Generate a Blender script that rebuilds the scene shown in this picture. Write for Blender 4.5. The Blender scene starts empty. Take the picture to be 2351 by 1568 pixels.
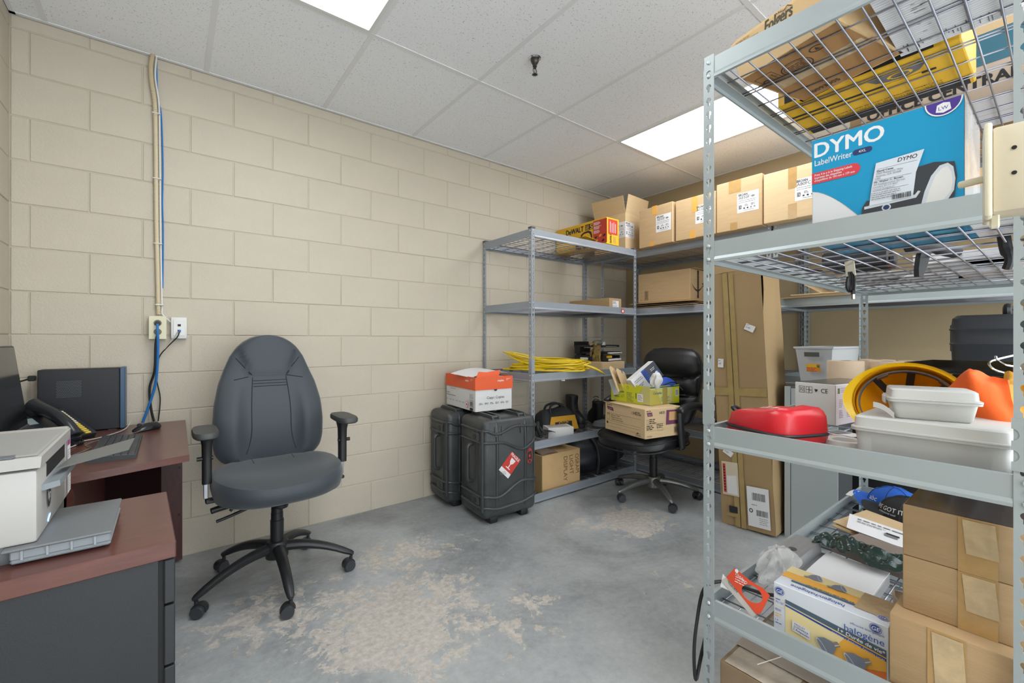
import bpy, bmesh, math, random
from mathutils import Matrix, Vector, noise
from mathutils.geometry import tessellate_polygon
random.seed(7)
SC = bpy.context.scene
COL = SC.collection
R = math.radians

# ---------------------------------------------------------------- camera, world, exposure
cam_d = bpy.data.cameras.new('camera'); cam = bpy.data.objects.new('camera', cam_d); COL.objects.link(cam)
cam.location = (0, 0, 1.177)
cam.rotation_euler = (R(90), 0, R(-38.13))
cam_d.sensor_fit = 'HORIZONTAL'; cam_d.sensor_width = 36.0
cam_d.lens = 36.0 * 1000.6 / 2351
cam_d.shift_y = -4.0 / 2351
cam_d.clip_start = 0.02
SC.camera = cam
WORLD = 3.9         # added fill light for the room, let in past the omitted camera-side wall
wd = bpy.data.worlds.new('world'); SC.world = wd; wd.use_nodes = True
wd.node_tree.nodes['Background'].inputs[0].default_value = (.90, .96, 1, 1)
wd.node_tree.nodes['Background'].inputs[1].default_value = WORLD
SC.view_settings.view_transform = 'Standard'
SC.view_settings.look = 'None'
SC.view_settings.exposure = 0.12
SC.view_settings.gamma = 1.0
SC.view_settings.use_curve_mapping = False
LAMP = 8.2         # radiance of the ceiling light diffusers

# ---------------------------------------------------------------- materials
def lin(c):
    if isinstance(c, str):
        c = c.lstrip('#'); c = [int(c[i:i+2], 16) / 255 for i in (0, 2, 4)]
    return tuple((x / 12.92 if x <= .04045 else ((x + .055) / 1.055) ** 2.4) for x in c) + (1,)
MATS = {}
def mat(name, col, rough=.5, metal=0, var=0, vscale=8, bump=0, bscale=60, spec=.5, alpha=1, trans=0, emit=0, stretch=None, coat=0, col2=None, sheen=0):
    if name in MATS: return MATS[name]
    m = bpy.data.materials.new(name); m.use_nodes = True; MATS[name] = m
    nt = m.node_tree; b = nt.nodes['Principled BSDF']
    c = lin(col); b.inputs['Base Color'].default_value = c
    b.inputs['Roughness'].default_value = rough; b.inputs['Metallic'].default_value = metal
    b.inputs['Specular IOR Level'].default_value = spec
    if alpha < 1: b.inputs['Alpha'].default_value = alpha
    if trans: b.inputs['Transmission Weight'].default_value = trans
    if coat: b.inputs['Coat Weight'].default_value = coat; b.inputs['Coat Roughness'].default_value = .15
    if sheen: b.inputs['Sheen Weight'].default_value = sheen
    if emit: b.inputs['Emission Color'].default_value = c; b.inputs['Emission Strength'].default_value = emit
    if var or bump:
        tc = nt.nodes.new('ShaderNodeTexCoord'); mp = nt.nodes.new('ShaderNodeMapping')
        nt.links.new(tc.outputs['Object'], mp.inputs[0])
        if stretch: mp.inputs['Scale'].default_value = stretch
    if var:
        n = nt.nodes.new('ShaderNodeTexNoise'); n.inputs['Scale'].default_value = vscale; n.inputs['Detail'].default_value = 6; n.inputs['Roughness'].default_value = .65
        nt.links.new(mp.outputs[0], n.inputs['Vector'])
        rp = nt.nodes.new('ShaderNodeValToRGB')
        c2 = lin(col2) if col2 else tuple(x * (1 - var) for x in c[:3]) + (1,)
        rp.color_ramp.elements[0].color = c2; rp.color_ramp.elements[0].position = .32
        rp.color_ramp.elements[1].color = c if col2 else tuple(min(1, x * (1 + var * .5)) for x in c[:3]) + (1,); rp.color_ramp.elements[1].position = .68
        nt.links.new(n.outputs[0], rp.inputs[0]); nt.links.new(rp.outputs[0], b.inputs['Base Color'])
    if bump:
        n2 = nt.nodes.new('ShaderNodeTexNoise'); n2.inputs['Scale'].default_value = bscale; n2.inputs['Detail'].default_value = 4
        nt.links.new(mp.outputs[0], n2.inputs['Vector'])
        bp = nt.nodes.new('ShaderNodeBump'); bp.inputs['Strength'].default_value = bump; bp.inputs['Distance'].default_value = .004
        nt.links.new(n2.outputs[0], bp.inputs['Height']); nt.links.new(bp.outputs[0], b.inputs['Normal'])
    return m

def floor_mat():
    m = bpy.data.materials.new('worn_concrete'); m.use_nodes = True; nt = m.node_tree; b = nt.nodes['Principled BSDF']
    N = nt.nodes.new; L = nt.links.new
    tc = N('ShaderNodeTexCoord')
    def noi(scale, det=6, ro=.6, dist=0):
        n = N('ShaderNodeTexNoise'); n.inputs['Scale'].default_value = scale; n.inputs['Detail'].default_value = det
        n.inputs['Roughness'].default_value = ro; n.inputs['Distortion'].default_value = dist; L(tc.outputs['Object'], n.inputs['Vector']); return n.outputs[0]
    def math_(op, a, c, cl=False):
        n = N('ShaderNodeMath'); n.operation = op; n.use_clamp = cl
        for i, x in enumerate((a, c)):
            if isinstance(x, (int, float)): n.inputs[i].default_value = x
            else: L(x, n.inputs[i])
        return n.outputs[0]
    def ramp(x, p0, p1, c0=(0, 0, 0, 1), c1=(1, 1, 1, 1)):
        r = N('ShaderNodeValToRGB'); e = r.color_ramp.elements; e[0].position = p0; e[1].position = p1; e[0].color = c0; e[1].color = c1; L(x, r.inputs[0]); return r.outputs[0]
    base = ramp(math_('ADD', math_('MULTIPLY', noi(1.7, 8, .7), .75), math_('MULTIPLY', noi(38, 4, .7), .25)), .36, .64, lin('#878b8d'), lin('#afb3b4'))
    # worn patches: places where traffic took the grey paint off
    mask = None
    for (x, y, rx, ry, a) in [(.75, 1.75, .5, .45, 1.0), (.35, 2.1, .5, .3, .75), (1.0, 2.25, .45, .3, .7), (2.35, 1.75, .36, .3, 1.0), (1.15, 1.45, .4, .25, .6),
                              (2.05, 1.95, .25, .22, .5), (.6, 1.2, .5, .4, .55), (1.9, 1.2, .4, .35, .35)]:
        mp = N('ShaderNodeMapping'); mp.vector_type = 'TEXTURE'; mp.inputs['Location'].default_value = (x, y, 0); mp.inputs['Scale'].default_value = (rx, ry, 1)
        L(tc.outputs['Object'], mp.inputs[0])
        ln = N('ShaderNodeVectorMath'); ln.operation = 'LENGTH'; L(mp.outputs[0], ln.inputs[0])
        v = math_('MULTIPLY', math_('SUBTRACT', 1.25, ln.outputs['Value'], True), a)
        mask = v if mask is None else math_('MAXIMUM', mask, v)
    pn = noi(9, 10, .72, .4)
    t = math_('ADD', math_('ADD', math_('MULTIPLY', pn, .72), math_('MULTIPLY', noi(34, 6, .65, .3), .2)), math_('MULTIPLY', mask, .24))
    patch = ramp(t, .598, .614)
    fine = ramp(noi(40, 6, .7), .35, .7, lin('#a6a19a'), lin('#c8c3bb'))
    mx = N('ShaderNodeMix'); mx.data_type = 'RGBA'; L(patch, mx.inputs[0]); L(base, mx.inputs[6]); L(fine, mx.inputs[7])
    st = ramp(noi(1.1, 7, .72, .8), .50, .70)
    mx2 = N('ShaderNodeMix'); mx2.data_type = 'RGBA'; mx2.blend_type = 'MULTIPLY'; L(math_('MULTIPLY', st, .42), mx2.inputs[0]); L(mx.outputs[2], mx2.inputs[6]); mx2.inputs[7].default_value = lin('#6a6458')
    L(mx2.outputs[2], b.inputs['Base Color'])
    L(ramp(patch, 0, 1, (.38, .38, .38, 1), (.75, .75, .75, 1)), b.inputs['Roughness'])
    bp = N('ShaderNodeBump'); bp.inputs['Strength'].default_value = .25; bp.inputs['Distance'].default_value = .003
    L(math_('SUBTRACT', noi(25, 6), math_('MULTIPLY', patch, .35)), bp.inputs['Height']); L(bp.outputs[0], b.inputs['Normal'])
    return m

def tile_mat():
    m = bpy.data.materials.new('acoustic_tile'); m.use_nodes = True; nt = m.node_tree; b = nt.nodes['Principled BSDF']
    N = nt.nodes.new; L = nt.links.new
    tc = N('ShaderNodeTexCoord'); mp = N('ShaderNodeMapping'); mp.inputs['Scale'].default_value = (1, 1, 1); L(tc.outputs['Object'], mp.inputs[0])
    n0 = N('ShaderNodeTexNoise'); n0.inputs['Scale'].default_value = 110; L(mp.outputs[0], n0.inputs['Vector'])
    vm = N('ShaderNodeVectorMath'); vm.operation = 'MULTIPLY_ADD'; L(n0.outputs['Color'], vm.inputs[0]); vm.inputs[1].default_value = (.007, .007, 0); L(mp.outputs[0], vm.inputs[2])
    n = N('ShaderNodeTexVoronoi'); n.inputs['Scale'].default_value = 150; L(vm.outputs[0], n.inputs['Vector'])
    n2 = N('ShaderNodeTexNoise'); n2.inputs['Scale'].default_value = 75; n2.inputs['Detail'].default_value = 3; L(mp.outputs[0], n2.inputs['Vector'])
    a = N('ShaderNodeMath'); a.operation = 'ADD'; L(n.outputs['Distance'], a.inputs[0])
    s2 = N('ShaderNodeMath'); s2.operation = 'MULTIPLY'; s2.inputs[1].default_value = .9; L(n2.outputs[0], s2.inputs[0]); L(s2.outputs[0], a.inputs[1])
    rp = N('ShaderNodeValToRGB'); e = rp.color_ramp.elements; e[0].position = .54; e[1].position = .65; e[0].color = lin('#a9a9a9'); e[1].color = lin('#f3f6fb'); L(a.outputs[0], rp.inputs[0])
    L(rp.outputs[0], b.inputs['Base Color']); b.inputs['Roughness'].default_value = .95; b.inputs['Specular IOR Level'].default_value = .1
    bp = N('ShaderNodeBump'); bp.inputs['Strength'].default_value = .4; bp.inputs['Distance'].default_value = .003; L(rp.outputs[0], bp.inputs['Height']); L(bp.outputs[0], b.inputs['Normal'])
    return m

M_FLOOR = floor_mat(); M_TILE = tile_mat()
M_BLOCK = mat('cream_block_paint', '#bfb6a5', .55, var=.05, vscale=3, bump=.38, bscale=130)
M_JOINT = mat('cream_joint_paint', '#b9b09e', .6, var=.08, vscale=5, bump=.4, bscale=90)
M_DRY = mat('tan_wall_paint', '#ac9a79', .6, var=.03, vscale=2, bump=.08, bscale=150)
M_TEE = mat('white_tee_bar', '#e6e8ec', .45)
M_SHELF = mat('grey_shelf_steel', '#a3acae', .38, .25, var=.05, vscale=4)
M_SHELFD = mat('blue_grey_shelf_steel', '#979ea7', .38, .25, var=.05, vscale=4)
M_WIRE = mat('zinc_wire', '#9b9ca6', .3, .75)
M_RIV = mat('rivet_steel', '#c9cfd0', .35, .3)
M_BLK = mat('black_plastic', '#1b1c1f', .42)
M_BLKM = mat('matte_black_plastic', '#26282b', .6, var=.15, vscale=20)
M_CAP = mat('grey_cap_plastic', '#55585a', .6)
M_WHITE = mat('white_paper', '#dedee0', .7)
M_WPL = mat('white_plastic', '#d8d8d5', .35)
M_INK = mat('black_ink', '#232427', .7)
M_INKG = mat('grey_ink', '#77797c', .7)
M_CARD = mat('kraft_cardboard', '#bfa27a', .75, var=.07, vscale=6, bump=.12, bscale=40, stretch=(1, 1, 8))
M_CARDL = mat('light_kraft_cardboard', '#cfb48c', .75, var=.06, vscale=6, bump=.12, bscale=40, stretch=(1, 1, 8))
M_CARDD = mat('brown_kraft_cardboard', '#ad906a', .75, var=.08, vscale=5, bump=.15, bscale=40, stretch=(1, 1, 8))
M_CARDI = mat('kraft_cut_edge', '#a67f4e', .85)
M_TAPE = mat('clear_parcel_tape', '#b3905c', .18, spec=.6, var=.1, vscale=30)
M_TAPEY = mat('yellowed_parcel_tape', '#dca554', .3, var=.1, vscale=20)
M_TAPEG = mat('glossy_clear_tape', '#c2a981', .1, spec=.9, var=.15, vscale=25, bump=.5, bscale=35)

# ---------------------------------------------------------------- mesh helpers
class MB:
    def __init__(s): s.v = []; s.f = []; s.m = []; s.s = []
    def add(s, vs, fs, mi=0, sm=False, M=None):
        o = len(s.v)
        if M is not None: vs = [M @ Vector(p) for p in vs]
        s.v.extend(tuple(p) for p in vs); s.f.extend(tuple(i + o for i in f) for f in fs)
        s.m.extend([mi] * len(fs)); s.s.extend([sm] * len(fs)); return s
    def box(s, x0, y0, z0, x1, y1, z1, mi=0, M=None):
        return s.add([(x0, y0, z0), (x1, y0, z0), (x1, y1, z0), (x0, y1, z0), (x0, y0, z1), (x1, y0, z1), (x1, y1, z1), (x0, y1, z1)],
              [(0, 3, 2, 1), (4, 5, 6, 7), (0, 1, 5, 4), (1, 2, 6, 5), (2, 3, 7, 6), (3, 0, 4, 7)], mi, False, M)
    def rbox(s, x0, y0, z0, x1, y1, z1, r=.003, seg=1, mi=0, M=None, sm=True):
        bm = bmesh.new(); bmesh.ops.create_cube(bm, size=1)
        for v in bm.verts: v.co = ((x0 + x1) / 2 + v.co.x * (x1 - x0), (y0 + y1) / 2 + v.co.y * (y1 - y0), (z0 + z1) / 2 + v.co.z * (z1 - z0))
        r = min(r, .49 * min(abs(x1 - x0), abs(y1 - y0), abs(z1 - z0)))
        bmesh.ops.bevel(bm, geom=bm.edges[:], offset=r, segments=seg, profile=.5, affect='EDGES')
        return s.bm(bm, mi, M, sm and seg > 1)
    def bm(s, bm, mi=0, M=None, sm=False):
        bm.verts.index_update()
        s.add([v.co.copy() for v in bm.verts], [[v.index for v in f.verts] for f in bm.faces], mi, sm, M); bm.free(); return s
    def tube(s, pts, r, n=8, mi=0, closed=False, M=None, sm=True):
        pts = [Vector(p) for p in pts]; k = len(pts); rr = r if isinstance(r, (list, tuple)) else [r] * k
        vs = []; up = None
        for i, p in enumerate(pts):
            a = pts[(i - 1) % k] if (i or closed) else p; b = pts[(i + 1) % k] if (i < k - 1 or closed) else p
            t = (b - a).normalized()
            if up is None: up = Vector((0, 0, 1)) if abs(t.z) < .9 else Vector((1, 0, 0))
            x = t.cross(up)
            if x.length < 1e-4: x = t.orthogonal()
            x.normalize(); y = x.cross(t).normalized(); up = y
            for j in range(n):
                q = 2 * math.pi * j / n; vs.append(p + x * (rr[i] * math.cos(q)) + y * (rr[i] * math.sin(q)))
        fs = []
        for i in range(k if closed else k - 1):
            o, o2 = i * n, ((i + 1) % k) * n
            fs += [(o + j, o + (j + 1) % n, o2 + (j + 1) % n, o2 + j) for j in range(n)]
        if not closed: fs += [tuple(range(n - 1, -1, -1)), tuple(range((k - 1) * n, k * n))]
        return s.add(vs, fs, mi, sm, M)
    def cyl(s, p0, p1, r0, r1=None, n=16, mi=0, M=None, sm=True): return s.tube([p0, p1], [r0, r0 if r1 is None else r1], n, mi, False, M, sm)
    def loft(s, rings, mi=0, caps=True, sm=True, M=None, closed=True):
        n = len(rings[0]); vs = [p for r in rings for p in r]; fs = []
        for i in range(len(rings) - 1):
            for j in range(n if closed else n - 1):
                fs.append((i * n + j, i * n + (j + 1) % n, (i + 1) * n + (j + 1) % n, (i + 1) * n + j))
        if caps and closed: fs += [tuple(range(n - 1, -1, -1)), tuple(range((len(rings) - 1) * n, len(rings) * n))]
        return s.add(vs, fs, mi, sm, M)
    def lathe(s, prof, n=24, mi=0, M=None, sm=True, caps=True):
        return s.loft([[(r * math.cos(2 * math.pi * j / n), r * math.sin(2 * math.pi * j / n), z) for j in range(n)] for r, z in prof], mi, caps, sm, M)
    def prism(s, poly, z0, z1, mi=0, M=None, sm=False):
        n = len(poly); return s.add([(x, y, z0) for x, y in poly] + [(x, y, z1) for x, y in poly],
            [tuple(range(n - 1, -1, -1)), tuple(range(n, 2 * n))] + [(i, (i + 1) % n, n + (i + 1) % n, n + i) for i in range(n)], mi, sm, M)
    def grid(s, nu, nv, fn, mi=0, sm=True, M=None, t=0):
        P = [[Vector(fn(i / nu, j / nv)) for j in range(nv + 1)] for i in range(nu + 1)]
        w = nv + 1; vs = [p for r in P for p in r]
        fs = [(i * w + j, (i + 1) * w + j, (i + 1) * w + j + 1, i * w + j + 1) for i in range(nu) for j in range(nv)]
        if t:
            nr = []
            for i in range(nu + 1):
                for j in range(nv + 1):
                    a = P[min(i + 1, nu)][j] - P[max(i - 1, 0)][j]; b = P[i][min(j + 1, nv)] - P[i][max(j - 1, 0)]
                    nr.append(a.cross(b).normalized())
            o = len(vs); vs = vs + [p - q * t for p, q in zip(vs, nr)]
            fs2 = [tuple(o + i for i in reversed(f)) for f in fs]
            ed = [i * w for i in range(nu + 1)] + [nu * w + j for j in range(1, nv + 1)] + [i * w + nv for i in range(nu - 1, -1, -1)] + [j for j in range(nv - 1, 0, -1)]
            fs = fs + fs2 + [(ed[k], o + ed[k], o + ed[(k + 1) % len(ed)], ed[(k + 1) % len(ed)]) for k in range(len(ed))]
        return s.add(vs, fs, mi, sm, M)
    def mesh(s, name, mats):
        me = bpy.data.meshes.new(name); me.from_pydata(s.v, [], s.f)
        me.polygons.foreach_set('material_index', s.m); me.polygons.foreach_set('use_smooth', s.s)
        for m in (mats if isinstance(mats, (list, tuple)) else [mats]): me.materials.append(m)
        me.update(); return me
    def build(s, name, mats, parent=None, loc=None, rot=None):
        bm = bmesh.new(); me = s.mesh(name, mats); bm.from_mesh(me); bmesh.ops.recalc_face_normals(bm, faces=bm.faces[:]); bm.to_mesh(me); bm.free()
        if any(s.s):
            try: me.set_sharp_from_angle(angle=R(40))
            except Exception: pass
        return put(name, me, parent, loc, rot)
DRAPE = {}
def drape(o, quads, m, name, n=5, lift=.0008):
    """flat print that follows the upper side of a soft thing: quads are four corners in the thing's own x,y"""
    from mathutils.bvhtree import BVHTree
    me = o.data; bv = BVHTree.FromPolygons([v.co.copy() for v in me.vertices], [tuple(p.vertices) for p in me.polygons]); b = MB()
    for A, B_, C_, D_ in quads:
        def f(u, v):
            x = A[0] * (1 - u) * (1 - v) + B_[0] * u * (1 - v) + C_[0] * u * v + D_[0] * (1 - u) * v; y = A[1] * (1 - u) * (1 - v) + B_[1] * u * (1 - v) + C_[1] * u * v + D_[1] * (1 - u) * v
            h = bv.ray_cast(Vector((x, y, 1)), Vector((0, 0, -1)))[0]; return (x, y, (h.z if h else .07) + lift)
        b.grid(n, n, f)
    return b.build(name, m, o.parent)
def put(name, me, parent=None, loc=None, rot=None):
    o = bpy.data.objects.new(name, me); COL.objects.link(o)
    if parent: o.parent = parent
    if loc: o.location = loc
    if rot: o.rotation_euler = rot
    return o
def tag(o, label, cat, group=None, kind=None):
    o['label'] = label; o['category'] = cat
    if group: o['group'] = group
    if kind: o['kind'] = kind
    return o
def thing(name, label, cat, loc=(0, 0, 0), rz=0, group=None, rot=None):
    o = bpy.data.objects.new(name, None); COL.objects.link(o); o.empty_display_size = .1
    o.location = loc; o.rotation_euler = rot if rot else (0, 0, R(rz)); return tag(o, label, cat, group)
def struct(o, label=None):
    o['kind'] = 'structure'
    if label: o['label'] = label
    return o
def TM(loc=(0, 0, 0), rx=0, ry=0, rz=0):
    return Matrix.Translation(loc) @ Matrix.Rotation(R(rz), 4, 'Z') @ Matrix.Rotation(R(ry), 4, 'Y') @ Matrix.Rotation(R(rx), 4, 'X')
def curve(pts, n=8, closed=False):
    P = [Vector(p) for p in pts]; out = []; k = len(P)
    for i in range(k if closed else k - 1):
        g = lambda j: P[j % k] if closed else P[max(0, min(k - 1, j))]
        a, b, c, d = g(i - 1), g(i), g(i + 1), g(i + 2)
        for q in range(n):
            t = q / n; out.append(.5 * ((2 * b) + (c - a) * t + (2 * a - 5 * b + 4 * c - d) * t * t + (3 * b - a - 3 * c + d) * t ** 3))
    if not closed: out.append(P[-1])
    return out
def sring(cx, cy, z, a, b, e=.5, n=24, ax='z'):
    out = []
    for j in range(n):
        q = 2 * math.pi * j / n; cq, sq = math.cos(q), math.sin(q)
        out.append((cx + a * math.copysign(abs(cq) ** e, cq), cy + b * math.copysign(abs(sq) ** e, sq), z))
    return out

# ---------------------------------------------------------------- flat print: lettering, labels and marks on a face
_TX = {}
def text_mesh(txt, bold=0):
    k = (txt, bold)
    if k not in _TX:
        cu = bpy.data.curves.new('lettering_curve', 'FONT'); cu.body = txt; cu.size = 1; cu.offset = bold; cu.resolution_u = 3
        ob = bpy.data.objects.new('lettering_curve', cu); COL.objects.link(ob)
        dg = bpy.context.evaluated_depsgraph_get(); me = bpy.data.meshes.new_from_object(ob.evaluated_get(dg))
        vs = [(v.co.x, v.co.y) for v in me.vertices]; fs = [tuple(p.vertices) for p in me.polygons]
        bpy.data.objects.remove(ob); bpy.data.curves.remove(cu); bpy.data.meshes.remove(me)
        _TX[k] = (vs, fs)
    return _TX[k]
class Print:
    """draws in face coordinates (x right, y up, metres) on the plane O + x*Rt + y*Up; each further call lies a little higher"""
    def __init__(s, O, Rt, Up):
        s.O = Vector(O); s.R = Vector(Rt).normalized(); s.U = Vector(Up).normalized(); s.N = s.R.cross(s.U); s.b = MB(); s.mats = []; s.h = .0006
    def mi(s, m):
        if m not in s.mats: s.mats.append(m)
        return s.mats.index(m)
    def P(s, x, y, h): return s.O + s.R * x + s.U * y + s.N * h
    def poly(s, pts, m, up=True):
        if up: s.h += .00012
        s.b.add([s.P(x, y, s.h) for x, y in pts], [tuple(range(len(pts)))], s.mi(m)); return s
    def rect(s, x, y, w, h, m): return s.poly([(x, y), (x + w, y), (x + w, y + h), (x, y + h)], m)
    def quads(s, rs, m):
        s.h += .00012
        for x, y, w, h in rs: s.poly([(x, y), (x + w, y), (x + w, y + h), (x, y + h)], m, False)
        return s
    def frame(s, x, y, w, h, t, m): return s.quads([(x, y, w, t), (x, y + h - t, w, t), (x, y, t, h), (x + w - t, y, t, h)], m)
    def ell(s, x, y, a, b, m, n=28, rot=0):
        cr, sr = math.cos(rot), math.sin(rot)
        return s.poly([(x + a * math.cos(q) * cr - b * math.sin(q) * sr, y + a * math.cos(q) * sr + b * math.sin(q) * cr) for q in [2 * math.pi * i / n for i in range(n)]], m)
    def ring(s, x, y, a, b, t, m, n=28):
        s.h += .00012
        for i in range(n):
            q0, q1 = 2 * math.pi * i / n, 2 * math.pi * (i + 1) / n
            s.poly([(x + a * math.cos(q0), y + b * math.sin(q0)), (x + a * math.cos(q1), y + b * math.sin(q1)), (x + (a - t) * math.cos(q1), y + (b - t) * math.sin(q1)), (x + (a - t) * math.cos(q0), y + (b - t) * math.sin(q0))], m, False)
        return s
    def text(s, t, x, y, size, m, w=None, bold=0, rot=0, al='l', it=0):
        vs, fs = text_mesh(t)
        if not vs: return s
        x0 = min(p[0] for p in vs); x1 = max(p[0] for p in vs); k = size / .7; kx = k if w is None else w / (x1 - x0)
        ox = {'l': 0, 'c': -(x1 - x0) * kx / 2, 'r': -(x1 - x0) * kx}[al]; cr, sr = math.cos(R(rot)), math.sin(R(rot)); s.h += .00012; e = bold * 1.1 * k
        for ex, ey in (((-e, 0), (e, 0), (0, e * .7), (0, -e * .7), (0, 0)) if bold > 0 else ((0, 0),)):
            pts = []; s.h += .00002
            for a, b in vs:
                px = (a - x0) * kx + ox + it * b * k + ex; py = b * k + ey; pts.append(s.P(x + px * cr - py * sr, y + px * sr + py * cr, s.h))
            s.b.add(pts, fs, s.mi(m))
        return s
    def lines(s, x, y, w, n, dy, th, m, seed=1, rag=.35, rot=0):
        """rows of print too small to read"""
        rnd = random.Random(seed); rs = []
        for i in range(n):
            cx = 0; ww = w * (1 - rnd.random() * rag)
            while cx < ww:
                l = th * (1.5 + rnd.random() * 4); l = min(l, ww - cx); rs.append((x + cx, y - i * dy, l, th)); cx += l + th * .8
        return s.quads(rs, m)
    def bars(s, x, y, w, h, m, seed=3, n=26):
        rnd = random.Random(seed); rs = []; u = w / (n * 2.2); cx = 0
        while cx < w:
            l = u * rnd.choice((.7, 1, 1.6, 2.2)); rs.append((x + cx, y, min(l, w - cx), h)); cx += l + u * rnd.choice((.7, 1, 1.5))
        return s.quads(rs, m)
    def build(s, name, parent, label=None):
        o = put(name, s.b.mesh(name, s.mats), parent)
        if label: o['label'] = label
        return o
def face(w, d, h, which, off=0):
    """print plane of a box that is centred in x,y and stands on z=0; origin is the lower left corner as seen from outside"""
    return {'-y': ((-w/2, -d/2, 0), (1, 0, 0), (0, 0, 1)), '-x': ((-w/2, d/2, 0), (0, -1, 0), (0, 0, 1)), '+x': ((w/2, -d/2, 0), (0, 1, 0), (0, 0, 1)),
            '+z': ((-w/2, -d/2, h), (1, 0, 0), (0, 1, 0)), '-z': ((-w/2, d/2, 0), (0, -1, 0), (-1, 0, 0)) if False else ((-w/2, d/2, 0), (1, 0, 0), (0, -1, 0)),
            '+zx': ((-w/2, d/2, h), (0, -1, 0), (1, 0, 0)), '-zx': ((w/2, d/2, 0), (0, -1, 0), (-1, 0, 0))}[which]
# ================================================================ the room
X0, X1, Y0, Y1, ZC = -.572, 3.91, -1.75, 2.96, 2.66
fl = struct(MB().box(X0 - .1, Y0 - .1, -.1, X1 + .1, Y1 + .1, 0).build('floor', M_FLOOR), 'grey painted concrete floor worn through to pale patches')
wb = struct(MB().box(X0 - .1, Y1 + .004, 0, X1 + .1, Y1 + .12, ZC + .1).build('wall_back', M_JOINT), 'cream painted concrete block wall')
wl = struct(MB().box(X0 - .12, Y0, 0, X0 - .004, Y1, ZC + .1).build('wall_left', M_JOINT), 'cream painted concrete block wall at the left edge')
wr = struct(MB().box(X1, Y0, 0, X1 + .12, Y1 + .1, ZC + .1).build('wall_right', M_DRY), 'smooth tan wall behind the shelves')
def block_mesh(L, H):
    j = .0024; a, e = L / 2 - j, H / 2 - j; c = .003
    return MB().add([(-a, 0, -e), (a, 0, -e), (a, 0, e), (-a, 0, e), (-a + c, -c, -e + c), (a - c, -c, -e + c), (a - c, -c, e - c), (-a + c, -c, e - c),
                     (-a, .01, -e), (a, .01, -e), (a, .01, e), (-a, .01, e)],
        [(4, 5, 6, 7), (0, 1, 5, 4), (1, 2, 6, 5), (2, 3, 7, 6), (3, 0, 4, 7), (8, 9, 1, 0), (9, 10, 2, 1), (10, 11, 3, 2), (11, 8, 0, 3)]).mesh('block', M_BLOCK)
_bm = {}
def blocks(wall, a0, a1, off, place, rz):
    rnd = random.Random(3)
    for k in range(14):
        z0, z1 = k * .2, min((k + 1) * .2, ZC)
        xs = [a0] + [x for x in [off + (.2 if k % 2 else 0) + .4 * i for i in range(-20, 20)] if a0 + .03 < x < a1 - .03] + [a1]
        for p, q in zip(xs, xs[1:]):
            key = (round(q - p, 3), round(z1 - z0, 3))
            if key not in _bm: _bm[key] = block_mesh(*key)
            o = put('block', _bm[key], wall); o.location = place((p + q) / 2, (z0 + z1) / 2, rnd.uniform(-.0012, .0006)); o.rotation_euler = (0, 0, rz)
blocks(wb, X0, X1, -.512, lambda a, z, e: (a, Y1 + .004 + e, z), 0)
blocks(wl, -Y1, -Y0, -2.76, lambda a, z, e: (X0 - .004 - e, -a, z), R(90))

# ceiling: backing, lay-in tiles, tee bars
# camera-side wall omitted to let the added world fill in
ce = struct(MB().box(X0 - .1, Y0 - .1, ZC + .12, X1 + .1, Y1 + .1, ZC + .2).build('ceiling', mat('plenum', '#8f8f8d', .9)), 'suspended ceiling of fissured tiles in a white grid')
GX = [X0] + [.159 + .617 * k for k in range(-1, 6)] + [X1]
GY = [Y0] + [2.09 - 1.2192 * k for k in range(3, -1, -1)] + [Y1]
LIGHTS = [(3, 3), (6, 3), (3, 1), (6, 1)]          # (column, row) of cells that hold a light
LIGHTS = [(i, j) for i in (2, 6) for j in (3, 1)]
_tm = {}
for i in range(len(GX) - 1):
    for j in range(len(GY) - 1):
        if (i, j) in LIGHTS: continue
        w, d = round(GX[i+1] - GX[i], 3), round(GY[j+1] - GY[j], 3)
        if (w, d) not in _tm: _tm[(w, d)] = MB().box(-w/2, -d/2, 0, w/2, d/2, .015).mesh('ceiling_tile', M_TILE)
        o = put('ceiling_tile', _tm[(w, d)], ce, ((GX[i] + GX[i+1]) / 2, (GY[j] + GY[j+1]) / 2, ZC + .002), (0, 0, math.pi * ((i + j) % 2)))
for x in GX[1:-1]: MB().box(x - .012, Y0, ZC, x + .012, Y1, ZC + .008).box(x - .002, Y0, ZC + .008, x + .002, Y1, ZC + .04).build('tee_bar', M_TEE, ce)
for y in GY[1:-1]: MB().box(X0, y - .012, ZC - .0004, X1, y + .012, ZC + .0076).box(X0, y - .002, ZC + .008, X1, y + .002, ZC + .04).build('tee_bar', M_TEE, ce)
for p in ((X0, Y1 - .02, X1, Y1), (X0, Y0, X1, Y0 + .02), (X0, Y0, X0 + .02, Y1), (X1 - .02, Y0, X1, Y1)):
    MB().box(p[0], p[1], ZC - .001, p[2], p[3], ZC + .006).build('wall_angle', M_TEE, ce)
M_LENS = mat('lit_diffuser', '#fbfdff', .4, emit=LAMP, bump=.3, bscale=500)
M_LFR = mat('white_light_frame', '#dfe0e0', .35)
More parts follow.
